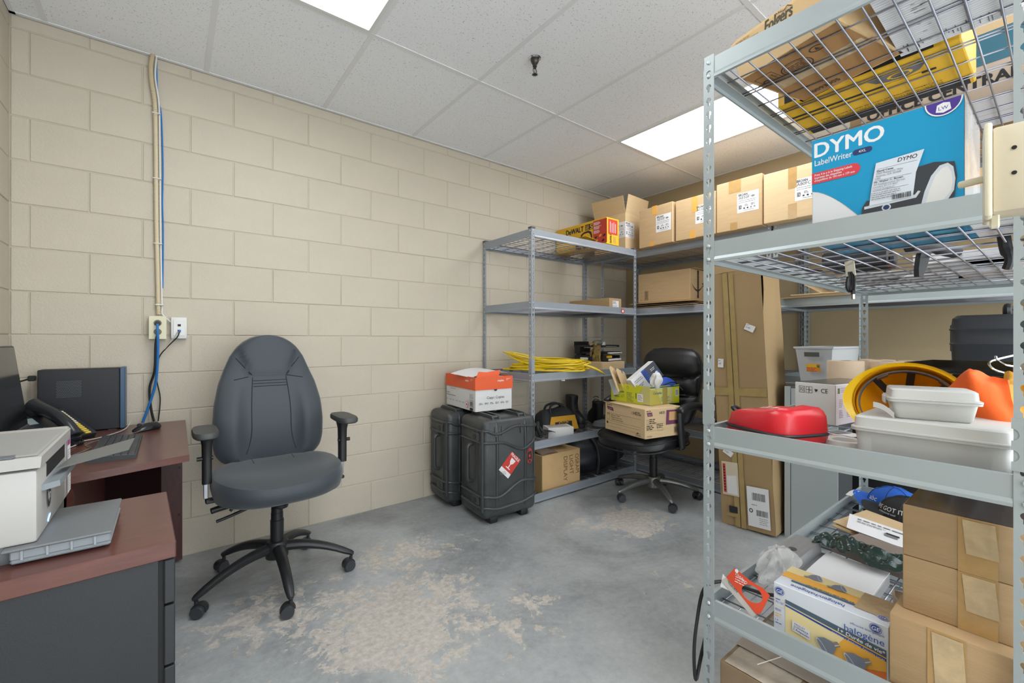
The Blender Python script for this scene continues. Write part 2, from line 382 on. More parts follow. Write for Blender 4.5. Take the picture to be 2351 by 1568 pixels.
for n, (i, j) in enumerate(LIGHTS):
    x0, x1, y0, y1 = GX[i] + .012, GX[i+1] - .012, GY[j] + .012, GY[j+1] - .012
    lab = {(2, 3): 'lit fluorescent ceiling light cut off by the top edge, above the black task chair', (6, 3): 'lit fluorescent ceiling light half hidden by the near shelf post, above the far boxes'}.get((i, j), ['lit fluorescent ceiling light behind the camera, on the desk side of the room', 'lit fluorescent ceiling light behind the camera, on the near shelf side of the room'][i == 6])
    t = thing('ceiling_light', lab, 'light', ((x0 + x1) / 2, (y0 + y1) / 2, ZC), 0, 'ceiling lights')
    w, d = (x1 - x0) / 2, (y1 - y0) / 2; b = MB(); e = .016
    for q in ((-w, -d, w, -d + e), (-w, d - e, w, d), (-w, -d + e, -w + e, d - e), (w - e, -d + e, w, d - e)): b.box(q[0], q[1], -.004, q[2], q[3], .012)
    b.box(-w, -d, .09, w, d, .1)
    b.build('frame', M_LFR, t)
    MB().box(-w + e, -d + e, .004, w - e, d - e, .009).build('diffuser', M_LENS, t)
# sprinkler
t = thing('sprinkler_head', 'small dark pendent sprinkler head with chrome ring on the ceiling', 'sprinkler', (1.515, 1.735, ZC + .005))
M_CHR = mat('chrome', '#d5d6d8', .15, 1); M_BRZ = mat('dark_bronze', '#4a4744', .35, .7)
MB().lathe([(.032, .0), (.034, -.004), (.026, -.009), (.02, -.008)], 24).build('escutcheon', M_CHR, t)
MB().lathe([(.021, -.004), (.021, -.02), (.014, -.034), (.011, -.036), (.011, -.048), (.007, -.05), (.007, -.056)], 20).build('body', M_BRZ, t)
b = MB()
for sx in (-1, 1): b.tube(curve([(sx * .006, 0, -.054), (sx * .011, 0, -.064), (sx * .009, 0, -.078), (sx * .002, 0, -.088)], 4), .0022, 6)
b.cyl((0, 0, -.056), (0, 0, -.086), .0016, n=6)
b.build('frame_arms', M_BRZ, t)
b = MB().lathe([(.012, -.088), (.012, -.0895), (.003, -.092)], 16)
for k in range(10): b.box(.01, -.002, -.0895, .0165, .002, -.0885, M=TM(rz=36 * k))
b.build('deflector', M_BRZ, t)

# ================================================================ steel shelving units
PITCH = .0381
def keyhole(cx, cz):
    r, sw = .0073, .0034; a0 = math.asin(sw / r); pts = []
    for k in range(11):
        q = -math.pi / 2 + a0 + (2 * math.pi - 2 * a0) * k / 10; pts.append((cx + r * math.cos(q), cz + r * math.sin(q)))
    zb = cz - .0135; pts += [(cx - sw, zb), (cx - sw * .6, zb - .0026), (cx + sw * .6, zb - .0026), (cx + sw, zb)]
    return pts
def flange_cell(w, h):
    hole = keyhole(w * .5, h * .62); out = [(0, 0), (w, 0), (w, h), (0, h)]
    tri = tessellate_polygon([[Vector((x, y, 0)) for x, y in out], [Vector((x, y, 0)) for x, y in hole]])
    return out + hole, [tuple(t) for t in tri], len(hole)
def post_mesh(m, H=1.978, w=.03, t=.002):
    b = MB(); pts, tri, nh = flange_cell(w, PITCH); n = len(pts)
    for k in range(int(H / PITCH)):
        z = k * PITCH
        for ax in (0, 1):
            f = (lambda x, zz, q: (x, q, z + zz)) if ax == 0 else (lambda x, zz, q: (q, x, z + zz))
            vs = [f(x, zz, 0) for x, zz in pts] + [f(x, zz, t) for x, zz in pts]
            fs = [q for q in tri] + [tuple(n + i for i in reversed(q)) for q in tri]
            fs += [(4 + i, 4 + (i + 1) % nh, n + 4 + (i + 1) % nh, n + 4 + i) for i in range(nh)]
            fs += [(1, 2, n + 2, n + 1)]
            b.add(vs, fs)
    zt = int(H / PITCH) * PITCH; b.box(0, 0, zt, w, t, H); b.box(0, 0, zt, t, w, H)
    return b.mesh('post', m)
def splice_mesh(m, w=.0325, h=.098, t=.0015):
    b = MB(); poly = [(-t, 0)]
    poly += [(w * .25, -.004), (w * .45, .003), (w, .003)]
    for zc in (.03, .068): poly += [(w - .010 * math.sin(math.pi * k / 8), zc - .011 * math.cos(math.pi * k / 8)) for k in range(9)]
    poly += [(w, h), (-t, h)]
    b.prism(poly, 0, t, M=Matrix(((1, 0, 0, 0), (0, 0, 1, -t), (0, 1, 0, 0), (0, 0, 0, 1))))
    b.prism([(y, z) for y, z in poly], 0, t, M=Matrix(((0, 0, 1, -t), (1, 0, 0, 0), (0, 1, 0, 0), (0, 0, 0, 1))))
    return b.mesh('splice_plate', m)
def beam_mesh(L, m):
    pr = [(.012, 0), (.002, 0), (.002, -.043), (-.0012, -.051), (-.0012, -.0575), (.004, -.0575), (.004, -.046), (.027, -.046), (.027, -.044), (.0038, -.044), (.0038, -.002), (.012, -.002)]
    b = MB(); b.loft([[(x, y, z) for y, z in pr] for x in (.0305, L - .0305)], sm=False)
    for x in (.003, L - .032): b.box(x, .0022, -.0575, x + .029, .0036, 0)
    return b.mesh('beam', m)
def rivet_mesh():
    return MB().cyl((0, -.0028, 0), (0, .003, 0), .0046, n=12).cyl((0, -.0036, 0), (0, -.0028, 0), .0034, .0046, n=12).mesh('rivet', M_RIV)
def deck_mesh(LX, LY, alongx=True, n=6):
    b = MB(); L, S = (LX, LY) if alongx else (LY, LX); f = (lambda a, c, z: (a, c, z)) if alongx else (lambda a, c, z: (c, a, z))
    k = int(round((S - .03) / .05)); 
    for i in range(k + 1):
        s_ = .012 + (S - .024) * i / k; b.cyl(f(.008, s_, -.0425), f(L - .008, s_, -.0425), .0024, n=n)
    i = 0; a = .095
    while a < L - .03:
        for o in ((-.008, .008) if i % 2 else (0,)): b.cyl(f(a + o, .008, -.0375), f(a + o, S - .008, -.0375), .0021, n=n)
        i += 1; a += .103
    return b.mesh('wire_deck', M_WIRE)
LEV = [1.970, 1.453, .933, .447, .067]
def shelf_unit(x0, y0, lx, ly, m, label, levels=LEV, caps=False):
    t = thing('shelving_unit', label, 'shelf', (x0, y0, 0), 0, 'grey boltless steel shelving units')
    pm, sp = post_mesh(m), splice_mesh(m); cap = MB().box(-.003, -.003, 1.972, .034, .034, 1.984).mesh('post_cap', M_CAP)
    bx, by = beam_mesh(lx, m), beam_mesh(ly, m); rv = rivet_mesh(); dk = deck_mesh(lx, ly, lx > ly)
    for (px, py, rz) in ((0, 0, 0), (lx, 0, 90), (lx, ly, 180), (0, ly, 270)):
        p = put('post', pm, t, (px, py, 0), (0, 0, R(rz)))
        put('splice_plate', sp, p, (0, 0, .938))
        if caps: put('post_cap', cap, p)
    for z in levels:
        for me, L, loc, rz in ((bx, lx, (0, 0), 0), (by, ly, (lx, 0), 90), (bx, lx, (lx, ly), 180), (by, ly, (0, ly), 270)):
            q = put('beam', me, t, (loc[0], loc[1], z), (0, 0, R(rz)))
            for rx_ in (.015, L - .015):
                for rz_ in (-.012, -.0495): put('rivet', rv, q, (rx_, 0, rz_))
        put('wire_deck', dk, t, (0, 0, z))
    return t
shelf_unit(2.02, 2.35, 1.219, .605, M_SHELFD, 'grey steel shelving unit against the block wall, behind the two hard cases', caps=True)
shelf_unit(3.30, 1.276, .60, 1.524, M_SHELFD, 'grey steel shelving unit in the far corner, carrying the row of fan cartons')
shelf_unit(3.30, -.262, .60, 1.524, M_SHELF, 'grey steel shelving unit against the tan wall, behind the near shelf')
shelf_unit(1.196, .03, 1.53, .61, M_SHELF, 'near grey steel shelving unit at the right, its end facing the camera')
# ================================================================ left: desk, cabinet and what stands on them
M_WOOD = mat('red_mahogany_laminate', '#633c34', .3, var=.22, vscale=5, stretch=(2, 14, 14), coat=.15)
M_WOODD = mat('dark_mahogany_laminate', '#4d2624', .35, var=.3, vscale=5, stretch=(14, 14, 2))
M_CHAR = mat('charcoal_laminate', '#25272a', .5, var=.12, vscale=3, bump=.1, bscale=300)
M_SCREW = mat('dark_screw', '#3a3536', .4, .5)
t = thing('desk', 'red mahogany laminate desk against the block wall, under the computer tower', 'desk', (-.25, 2.4, 0))
def L_(o, *pts): return [(x - o[0], y - o[1]) for x, y in pts]
o = (-.25, 2.4)
MB().prism(L_(o, (.066, 2.945), (.058, 2.05), (-.562, 1.855), (-.562, 2.945)), .718, .743).build('desk_top', M_WOOD, t)
MB().prism(L_(o, (-.035, 2.90), (.052, 2.90), (.052, 2.93), (-.035, 2.93)), .012, .718).build('end_panel', M_WOODD, t)
MB().prism(L_(o, (-.56, 2.80), (-.035, 2.90), (-.035, 2.915), (-.56, 2.815)), .12, .718).build('modesty_panel', mat('shaded_mahogany_laminate', '#231213', .85, spec=.1), t)  # under-desk shade put into this darker mahogany
MB().box(-.262 + .25, 1.99 - 2.4, .012, -.246 + .25, 2.85 - 2.4, .718).build('inner_panel', M_WOOD, t)
b = MB()
for z in (.50, .25): b.cyl((.04 + .25, 2.9 - 2.4, z), (.04 + .25, 2.895 - 2.4, z), .006, n=10)
b = MB().cyl((.29, .5, .5), (.29, .494, .5), .006, n=10); b.build('screw', M_SCREW, t)
MB().cyl((.29, .5, .25), (.29, .494, .25), .006, n=10).build('screw', M_SCREW, t)
MB().cyl((.25, .515, 0), (.25, .515, .013), .014, n=12).build('foot', M_BLK, t)

t = thing('drawer_cabinet', 'charcoal drawer cabinet with a red mahogany top, under the printer', 'cabinet', (-.28, 1.38, 0), 2.5)
MB().rbox(-.285, -.205, .708, .282, .2, .743, .002, 1).build('cabinet_top', M_WOOD, t)
MB().box(-.28, -.19, .03, .252, .19, .708).build('carcass', M_CHAR, t)
MB().box(.252, -.185, .04, .262, .185, .70).build('drawer_gap_shade', mat('shadow_black', '#0d0d0e', .7), t)  # solid near-black strip painted as the shade between carcass and fronts
for z0, z1 in ((.607, .702), (.474, .602), (.265, .469), (.05, .26)):
    MB().rbox(.262, -.192, z0, .281, .192, z1, .002, 1).build('drawer_front', M_CHAR, t)

# printer
M_PW = mat('printer_white', '#aeaca8', .4); M_PG = mat('printer_grey_lid', '#949594', .4, bump=.05, bscale=400); M_PD = mat('printer_dark_grey', '#6d7073', .45); M_PT = mat('printer_tray_grey', '#848b90', .4)
M_LED = mat('blue_status_light', '#8ec4ff', .4, emit=6)
t = thing('printer', 'white laser printer with grey lid and open paper trays on the mahogany top', 'printer', (-.36, 1.43, .743))
MB().loft([sring(0, 0, 0, .145, .168, .25, 32), sring(0, 0, .014, .152, .176, .25, 32), sring(0, 0, .04, .152, .176, .25, 32)]).build('base', M_PD, t)
b = MB(); b.rbox(-.155, -.18, .036, .155, .105, .178, .006, 2); b.rbox(-.155, .10, .036, .155, .18, .21, .006, 2); b.rbox(-.155, -.18, .14, .02, .12, .18, .005, 2)
b.build('body', M_PW, t)
b = MB(); b.loft([[(-.158, -.186, .183), (.16, -.186, .183), (.16, .13, .183), (-.158, .13, .183)], [(-.158, -.186, .205), (.162, -.186, .205), (.162, .13, .209), (-.158, .13, .209)]], sm=False)
b.build('scanner_lid', M_PW, t)
lid = bpy.data.objects[-1] if False else t.children[-1] if t.children else None
b = MB().loft([[(-.156, -.176, .206), (.155, -.176, .206), (.155, .127, .2095), (-.156, .127, .2095)], [(-.154, -.17, .2085), (.15, -.17, .2085), (.15, .124, .2115), (-.154, .124, .2115)]], sm=False); b.build('lid_panel', M_PG, t)
MB().rbox(-.15, -.186, .2045, .125, -.160, .2095, .002, 1).build('control_strip', mat('printer_control_grey', '#5f6469', .3), t)
MB().box(.0, -.04, .178, .15, .1, .182).box(.06, -.10, .145, .1555, .1, .178).build('output_slot', mat('slot_black', '#141516', .6), t)
ot = MB().prism([(-.08, -.14), (.0, -.145), (.02, -.13), (.02, .06), (.0, .075), (-.08, .075)], 0, .012, M=TM((.16, 0, .128), ry=-4)).build('output_tray', M_PT, t)
MB().loft([[(.165, -.075, .152), (.28, .012, .160), (.285, .135, .165), (.178, .04, .155)], [(.165, -.075, .1545), (.28, .012, .1625), (.285, .135, .1675), (.178, .04, .1575)]], sm=False).build('tray_extension', mat('printer_flap_grey', '#666766', .45), ot)
it = MB().rbox(.12, -.19, .004, .262, .05, .012, .003, 1).rbox(.12, -.19, .012, .262, -.182, .03, .002, 1).build('input_tray', M_PT, t)
MB().rbox(.11, -.20, .031, .265, .04, .036, .002, 1).build('tray_cover', M_PD, it)
b = MB()
for k in range(4): b.box(.135 + k * .034, -.194, .012, .1385 + k * .034, -.190, .032)
b.box(.13, -.178, .012, .25, .04, .026); b.build('paper_guide', mat('clear_tray_plastic', '#aab0b6', .2, alpha=.75), it)
p = Print((.1552, -.18, 0), (0, 1, 0), (0, 0, 1))
p.ell(.10, .105, .022, .032, mat('badge_silver', '#b9bcbe', .3)).ell(.10, .105, .02, .029, mat('badge_dark', '#2e3235', .3)).text('hp', .10, .094, .019, M_WHITE, al='c', it=.25, bold=.01)
p.build('badge', t)
Print((.1555, -.18, 0), (0, 1, 0), (0, 0, 1)).poly([(.09, .046), (.112, .056), (.112, .060), (.09, .050)], M_LED).build('status_light', t)
p = Print((.1552, .1, 0), (0, 1, 0), (0, 0, 1)); MG = mat('magenta_print', '#9c3b78', .6)
for z in (.16, .09): p.rect(.03, z - .045, .045, .09, M_WHITE); p.rect(.034, z + .005, .037, .03, MG); p.lines(.036, z - .008, .034, 6, .006, .0022, M_INKG, 4)
p.build('sticker', t)

# computer tower
t = thing('computer_tower', 'slim black computer tower with a blue front edge beside the desk phone', 'computer', (-.32, 2.90, .743))
MB().rbox(-.148, -.05, .004, .128, .05, .297, .003, 1).build('case', mat('black_steel_case', '#1d1f24', .45, var=.1, vscale=6), t)
MB().rbox(.128, -.052, .002, .148, .05, .300, .003, 1).build('front_bezel', mat('slate_blue_plastic', '#3d5770', .35), t)
b = MB()
for i in range(15):
    for j in range(12): b.box(-.088 + i * .0055 + (j % 2) * .0027, -.0508, .168 + j * .0065, -.0855 + i * .0055 + (j % 2) * .0027, -.0500, .1712 + j * .0065)
b.build('vent', mat('vent_grey', '#5c6067', .5), t)['kind'] = 'stuff'
b = MB(); b.rbox(-.165, -.03, .10, -.148, .03, .16, .004, 1); b.rbox(-.172, -.04, .02, -.148, .035, .095, .006, 1); b.build('rear_power_supply', M_BLK, t)
for x in (-.11, .1): MB().box(x - .015, -.045, 0, x + .015, .045, .004).build('foot', M_BLK, t)

# monitor
t = thing('monitor', 'black flat computer monitor turned edge-on at the left edge of the picture', 'monitor', (-.47, 2.27, .743), 0)
Mt = TM((0, 0, .095), ry=-7)
MB().rbox(0, -.27, 0, .03, .265, .315, .004, 1, M=Mt).build('housing', M_BLK, t)
MB().box(.0301, -.262, .012, .0312, .258, .308, M=Mt).build('screen', mat('dark_glossy_screen', '#131518', .14, spec=.6), t)
MB().rbox(.026, -.268, -.012, .034, .263, .004, .003, 1, M=Mt).build('chin', mat('monitor_chin', '#4b4e52', .35), t)
MB().rbox(-.03, -.04, .0, 0, .04, .22, .004, 1).build('stand_neck', M_BLK, t)
MB().rbox(-.09, -.12, .0, .11, .12, .012, .004, 2).build('stand_foot', M_BLK, t)

# desk phone
M_PH = mat('phone_charcoal_plastic', '#25282c', .38); M_PHL = mat('phone_cream_key', '#d8d3b8', .5); M_PHY = mat('phone_yellow_key', '#dcc24e', .5)
t = thing('desk_phone', 'charcoal desk phone with handset and line keys, in front of the computer tower', 'phone', (-.385, 2.64, .743), 48)
Mp = TM((0, 0, .050), rx=34) @ Matrix.Scale(.96, 4)
b = MB(); b.rbox(-.11, -.09, 0, .11, .11, .028, .008, 2, M=Mp); b.loft([[(-.105, -.07, 0), (.105, -.07, 0), (.1, .09, 0), (-.1, .09, 0)], [(-.105, -.07, .02), (.105, -.07, .02), (.1, .09, .085), (-.1, .09, .085)]], sm=False)
b.build('phone_base', M_PH, t)
hs = MB(); hp = curve([(-.025, -.11, .055), (-.025, -.05, .078), (-.025, .03, .078), (-.025, .12, .055)], 6)
rr = [.024 + .010 * abs(2 * i / (len(hp) - 1) - 1) ** 2.5 for i in range(len(hp))]
hs.tube(hp, rr, 14, M=Mp); hs.rbox(-.055, -.128, .02, .005, -.07, .06, .012, 2, M=Mp); hs.rbox(-.055, .075, .02, .005, .137, .06, .012, 2, M=Mp); hs.build('handset', mat('handset_black', '#23262b', .25), t)
for k in range(14): MB().box(.07 - .012, -.085 + k * .0125, .028, .07 + .010, -.077 + k * .0125, .0325, M=Mp).build('line_key', M_PHL if k > 5 else M_PHY, t)
for i in range(3):
    for j in range(4): MB().box(-.095 + i * .018, -.07 + j * .019, .028, -.083 + i * .018, -.058 + j * .019, .0315, M=Mp).build('dial_key', mat('dial_key_grey', '#4a4d52', .5), t)
MB().box(-.105, .03, .028, -.05, .07, .0295, M=Mp).build('display', mat('phone_lcd', '#8d9a98', .2), t)
cp = [(-.10 + .0 * i, 0, 0) for i in range(2)]
pts = []
for i in range(160):
    a = i / 159; q = a * 2 * math.pi * 20; pts.append((-.09 + .1 * a, -.115 - .045 * math.sin(a * math.pi), .009 + .006 * math.sin(q))); pts[-1] = (pts[-1][0], pts[-1][1] + .006 * math.cos(q), pts[-1][2])
MB().tube(pts, .0017, 5).build('coiled_cord', M_BLK, t)

# keyboard
t = thing('keyboard', 'slim charcoal computer keyboard on the desk between mouse and printer', 'keyboard', (-.162, 2.335, .743), 90)
kb = MB().loft([[(-.225, -.065, 0), (.225, -.065, 0), (.225, .065, 0), (-.225, .065, 0)], [(-.225, -.065, .012), (.225, -.065, .012), (.225, .065, .022), (-.225, .065, .022)]], sm=False).build('keyboard_body', mat('keyboard_charcoal', '#3a3d40', .5), t)
km = MB().loft([[(-.0085, -.0085, 0), (.0085, -.0085, 0), (.0085, .0085, 0), (-.0085, .0085, 0)], [(-.007, -.007, .004), (.007, -.007, .004), (.007, .007, .004), (-.007, .007, .004)]], sm=False).mesh('key', mat('key_black', '#2a2d31', .4))
for r_ in range(6):
    y = -.052 + r_ * .0195; c_ = 0; x = -.212
    while x < .215:
        w = 5.5 if (r_ == 0 and 60 < (x + .212) * 1000 < 72) else 1
        if not (.062 < x < .068 or .128 < x < .134):
            q = put('key', km, t, (x + (w - 1) * .00975, y, .012 + (y + .065) / .13 * .010)); q.scale = (w, 1, 1); q.rotation_euler = (R(4.4), 0, 0)
        x += .0195 * w
# mouse
t = thing('computer_mouse', 'black computer mouse beside the keyboard, near the back corner of the desk', 'mouse', (-.088, 2.725, .743), -60)
b = MB(); b.loft([[(x, y * (1 if z > 0 else 1), 0) for x, y, z in sring(0, 0, 0, .03 * s_, .056 * s2, .8, 24)] for s_, s2 in ((.9, .95),)] + [sring(0, .004 * k, .006 + .007 * k, .031 * math.cos(k * .3), .058 * math.cos(k * .27), .85, 24) for k in range(5)]); b.build('mouse_body', mat('mouse_black', '#1c1e21', .25), t)
MB().cyl((-.004, -.03, .03), (.004, -.03, .03), .008, n=14).build('scroll_wheel', M_BLKM, t)
# loose cables on the desk
M_GCAB = mat('pale_grey_cable', '#b9b4aa', .5); M_CAB = mat('black_cable', '#1a1b1d', .5)
def cable(name, pts, r, m, label, n=6, grp=None):
    ps = curve(pts, 8); return tag(MB().tube(ps, r, n).build(name, m), label, 'cable', grp)
cable('network_cable', [(-.15, 2.84, .78), (-.17, 2.76, .752), (-.24, 2.62, .748), (-.31, 2.56, .748), (-.30, 2.50, .748), (-.33, 2.42, .747)], .0024, M_GCAB, 'pale grey network cable running from the tower across the desk to the phone')
cable('mouse_cable', [(-.105, 2.67, .752), (-.16, 2.63, .746), (-.22, 2.60, .746), (-.27, 2.48, .746), (-.25, 2.40, .746), (-.30, 2.25, .746)], .0016, mat('grey_cable', '#7c7a76', .5), 'thin grey mouse cable looping over the desk beside the keyboard')
cable('display_cable', [(-.47, 2.79, 1.01), (-.50, 2.79, 1.0), (-.54, 2.7, .98), (-.555, 2.5, .93)], .004, M_CAB, 'black display cable plugged into the rear of the computer tower')
tag(MB().rbox(-.485, 2.775, .997, -.462, 2.805, 1.02, .003, 1).build('display_plug', M_BLK), 'black display plug at the rear of the computer tower', 'plug')

# wall outlets, conduit and cables
M_IV = mat('ivory_plastic', '#d5d2b4', .45); M_BLU = mat('blue_cable', '#1f6fb5', .45)
t = thing('power_outlet', 'ivory surface-mounted power outlet box with two dark round sockets on the block wall', 'outlet', (-.05, 2.958, 1.24))
MB().rbox(-.035, -.042, -.058, .035, .001, .058, .003, 1).build('outlet_box', M_IV, t)
MB().rbox(-.036, -.047, -.06, .036, -.042, .06, .002, 1).build('cover_plate', M_IV, t)
for z in (.024, -.022): MB().cyl((0, -.047, z), (0, -.049, z), .0165, n=20).build('socket', mat('socket_brown', '#6b6757', .5), t)
MB().cyl((0, -.049, .022), (0, -.075, .018), .012, .008, n=14).build('plug', M_BLK, t)
t = thing('network_outlet', 'white network jack box beside the ivory power outlet', 'outlet', (.038, 2.958, 1.24))
MB().rbox(-.034, -.036, -.057, .034, .001, .057, .004, 2).build('jack_box', M_WPL, t)
MB().rbox(-.024, -.039, -.042, .026, -.036, .042, .002, 1).build('face_plate', M_WPL, t)
for z in (.014, -.016): MB().box(-.006, -.0395, z - .006, .008, -.038, z + .006).build('jack', M_INK, t)
MB().rbox(-.003, -.052, -.022, .008, -.038, -.01, .002, 1).build('jack_plug', mat('blue_plug', '#2e62a8', .4), t)
cx = curve([(-.07, 2.942, 2.664), (-.078, 2.944, 2.60), (-.075, 2.945, 2.52), (-.062, 2.945, 2.41), (-.058, 2.945, 2.2), (-.055, 2.945, 1.8), (-.05, 2.945, 1.5), (-.047, 2.945, 1.31)], 40)
t = thing('armoured_conduit', 'cream spiral armoured conduit down the block wall to the power outlet', 'conduit', (-.05, 2.945, 1.3))
sh = lambda ps, d: [(p[0] + .05, p[1] - 2.945, p[2] - 1.3) for p in ps]
MB().tube(sh(cx, 0), [.0088 + .0018 * (i % 2) for i in range(len(cx))], 10).build('spiral_sleeve', mat('cream_conduit', '#c9bb9c', .5), t)
for z in (2.36, 2.02, 1.68, 1.36):
    x = min(cx, key=lambda p: abs(p[2] - z))[0]
    MB().rbox(x - .014 + .05, -.014, z - 1.303, x + .022 + .05, .012, z - 1.297, .002, 1).build('clip', M_WPL, t)
cable('wall_network_cable', [(-.055, 2.944, 2.66), (-.06, 2.946, 2.55), (-.045, 2.948, 2.41), (-.042, 2.95, 2.2), (-.038, 2.95, 1.7), (-.033, 2.95, 1.36), (-.03, 2.95, 1.31), (.005, 2.935, 1.27)], .0042, M_WPL, 'white network cable clipped beside the armoured conduit')
cable('wall_data_cable', [(-.056, 2.948, 2.64), (-.05, 2.95, 2.45), (-.036, 2.952, 2.36), (-.029, 2.953, 2.1), (-.031, 2.953, 1.9), (-.028, 2.953, 1.75), (-.03, 2.953, 1.45)], .0036, M_BLU, 'thin blue data cable running behind the white cable up the block wall')
cable('blue_power_cord', [(-.05, 2.88, 1.258), (-.05, 2.872, 1.22), (-.048, 2.88, 1.15), (-.052, 2.9, 1.02), (-.062, 2.92, .93), (-.09, 2.93, .82), (-.11, 2.93, .752)], .0058, M_BLU, 'thick blue power cord hanging from the ivory outlet to the desk', 8)
cable('black_power_cord', [(-.05, 2.905, 1.21), (-.058, 2.89, 1.15), (-.062, 2.905, 1.02), (-.082, 2.925, .93), (-.078, 2.93, .83), (-.065, 2.93, .752)], .0055, M_CAB, 'thick black power cord hanging beside the blue cord', 8)
cable('thin_black_cable', [(.04, 2.91, 1.222), (.03, 2.905, 1.19), (-.01, 2.915, 1.14), (-.046, 2.92, 1.08), (-.055, 2.93, .98), (-.04, 2.935, .87), (-.048, 2.93, .752)], .003, M_CAB, 'thin black cable curving from the white jack down to the desk')
cable('grey_patch_cable', [(.036, 2.918, 1.225), (.012, 2.91, 1.18), (-.035, 2.92, 1.1), (-.06, 2.93, 1.0), (-.085, 2.935, .9), (-.08, 2.93, .752)], .002, M_GCAB, 'thin grey patch cable from the white jack, beside the black cable')

# ================================================================ office chairs
def star_base(t, m, ang, r, zhub, ztip, w0, w1, capm, whm, cast=.027):
    MB().lathe([(.05, zhub - .075), (.052, zhub - .01), (.044, zhub + .002), (.03, zhub + .004)], 24).build('base_hub', m, t)
    for k in range(5):
        q = R(ang + 72 * k); M = Matrix.Rotation(q, 4, 'Z'); rings = []
        for i in range(9):
            s_ = i / 8; x = .03 + (r - .03) * s_; zt = zhub - .004 + (ztip - zhub) * (s_ ** 2.0); w = w0 + (w1 - w0) * s_; h = .052 - .02 * s_
            if i == 8: w *= .8; h *= .8; 
            rings.append([(x, w * math.cos(a) * .5 * (1 if math.sin(a) > 0 else .8), zt - h / 2 + h / 2 * math.sin(a)) for a in [2 * math.pi * j / 14 for j in range(14)]])
        rings.append([(r + .008, y * .5, (z - ztip + .02) * .5 + ztip - .02) for x, y, z in rings[-1]])
        leg = MB().loft(rings, M=M).build('base_leg', m, t)
        ca = MB(); sw = random.uniform(0, 6.28); C = M @ Vector((r - .006, 0, 0)); Mc = Matrix.Translation(C) @ Matrix.Rotation(sw, 4, 'Z')
        off = .012
        b = MB().cyl((0, 0, cast), (0, 0, ztip - .03), .008, n=10, M=Mc)
        b.loft([[(off + (cast + .004) * math.cos(a), y, cast + (cast + .004) * math.sin(a)) for a in [math.pi * (-.05 + 1.0 * j / 10) for j in range(11)]] + [(off - .0, y, cast)] for y in (-.011, .011)], M=Mc); 
        cz = b.build('caster', capm, t)
        for s2 in (-1, 1):
            MB().lathe([(cast * .55, -.0105), (cast * .92, -.0105), (cast, -.006), (cast, .006), (cast * .92, .0105), (cast * .55, .0105)], 24, M=Mc @ TM((off, s2 * .018, cast), rx=90)).build('wheel', whm, cz)
random.seed(11)
M_FAB = mat('dark_grey_chair_fabric', '#323a41', .5, bump=.22, bscale=900, sheen=.25); M_SEAM = mat('seam_thread', '#1f2226', .8)
M_CB = mat('black_nylon', '#25272a', .42, var=.15, vscale=15); M_CW = mat('caster_grey', '#34373b', .4)
t = thing('task_chair', 'dark grey fabric task chair with armrests, standing alone on the worn floor', 'chair', (.412, 2.385, 0))
star_base(t, M_CB, 53, .345, .197, .098, .056, .038, M_CB, M_CW)
MB().lathe([(.029, .195), (.03, .30), (.027, .302), (.027, .335), (.0255, .336), (.0255, .365), (.012, .366), (.012, .42)], 24).build('gas_lift', mat('gas_lift_black', '#1e2023', .35), t)
MB().lathe([(.020, 0), (.034, .008), (.036, .022), (.033, .022), (.028, .008)], 20, M=TM((.012, -.004, .352), ry=8)).build('lift_cup', M_BLK, t)
b = MB(); b.rbox(-.04, -.09, .392, .07, .07, .44, .008, 2); b.rbox(-.052, -.10, .432, .078, .08, .462, .006, 1); b.rbox(-.15, -.13, .455, .16, .13, .468, .004, 1); b.build('tilt_mechanism', M_BLK, t)
for (pts, rr) in (([(-.04, -.03, .43), (-.14, -.05, .433), (-.16, -.05, .432)], .006), ([(-.16, -.05, .432), (-.24, -.06, .428), (-.27, -.065, .424)], .013),
                  ([(-.03, .0, .415), (-.07, -.02, .405), (-.2, -.05, .38), (-.25, -.06, .372)], .007), ([(-.10, -.04, .455), (-.17, -.06, .43), (-.2, -.07, .41)], .007)):
    MB().tube(curve(pts, 4), rr, 10).build('lever', M_BLK, t)
cy = -.065
rings = []
for k, (z, s_) in enumerate([(.458, .80), (.462, .88), (.475, .96), (.50, 1.0), (.53, .995), (.552, .965), (.563, .90), (.567, .78), (.566, .55), (.564, .25)]):
    rg = sring(0, cy, z, .274 * s_, .255 * s_, .78, 48)
    rings.append([(x, y, zz + (0 if k < 3 else (.022 * max(0, abs(x) / .27) ** 2 - .05 * max(0, (-(y - cy) / .255) - .45) ** 1.5 * (k / 9 if k < 6 else 1) + .012 * max(0, (y - cy) / .255)))) for x, y, zz in rg])
st = MB().loft(rings).build('seat', M_FAB, t)
def seat_z(x, y): return .5655 + .022 * (abs(x) / .27) ** 2 - .05 * max(0, (-(y - cy) / .255) - .45) ** 1.5 + .012 * max(0, (y - cy) / .255)
for sx in (-1, 1):
    MB().tube([(x, y, seat_z(x, y) + .0005) for x, y in [(sx * (.09 + .0 * i), cy + .20 - .018 * i) for i in range(5)]] , .0018, 6).build('seam', M_SEAM, st)
    MB().tube(curve([(sx * .262, cy - .02, .535), (sx * .262, cy - .08, .532), (sx * .225, cy - .155, .53), (sx * .185, cy - .205, .51)], 6), .003, 6).build('piping', M_SEAM, st)
HW = [(.555, .17), (.575, .215), (.61, .24), (.66, .25), (.75, .252), (.85, .246), (.95, .226), (1.03, .197), (1.09, .173), (1.135, .145), (1.165, .115), (1.187, .08), (1.199, .045), (1.203, .015)]
def hw(z):
    for (a, p), (c, q) in zip(HW, HW[1:]):
        if a <= z <= c: return p + (q - p) * (z - a) / (c - a)
    return HW[-1][1]
def by(z): return .185 + .10 * ((z - .56) / .65) - .045 * math.sin(math.pi * min(1, max(0, (z - .56) / .45)))
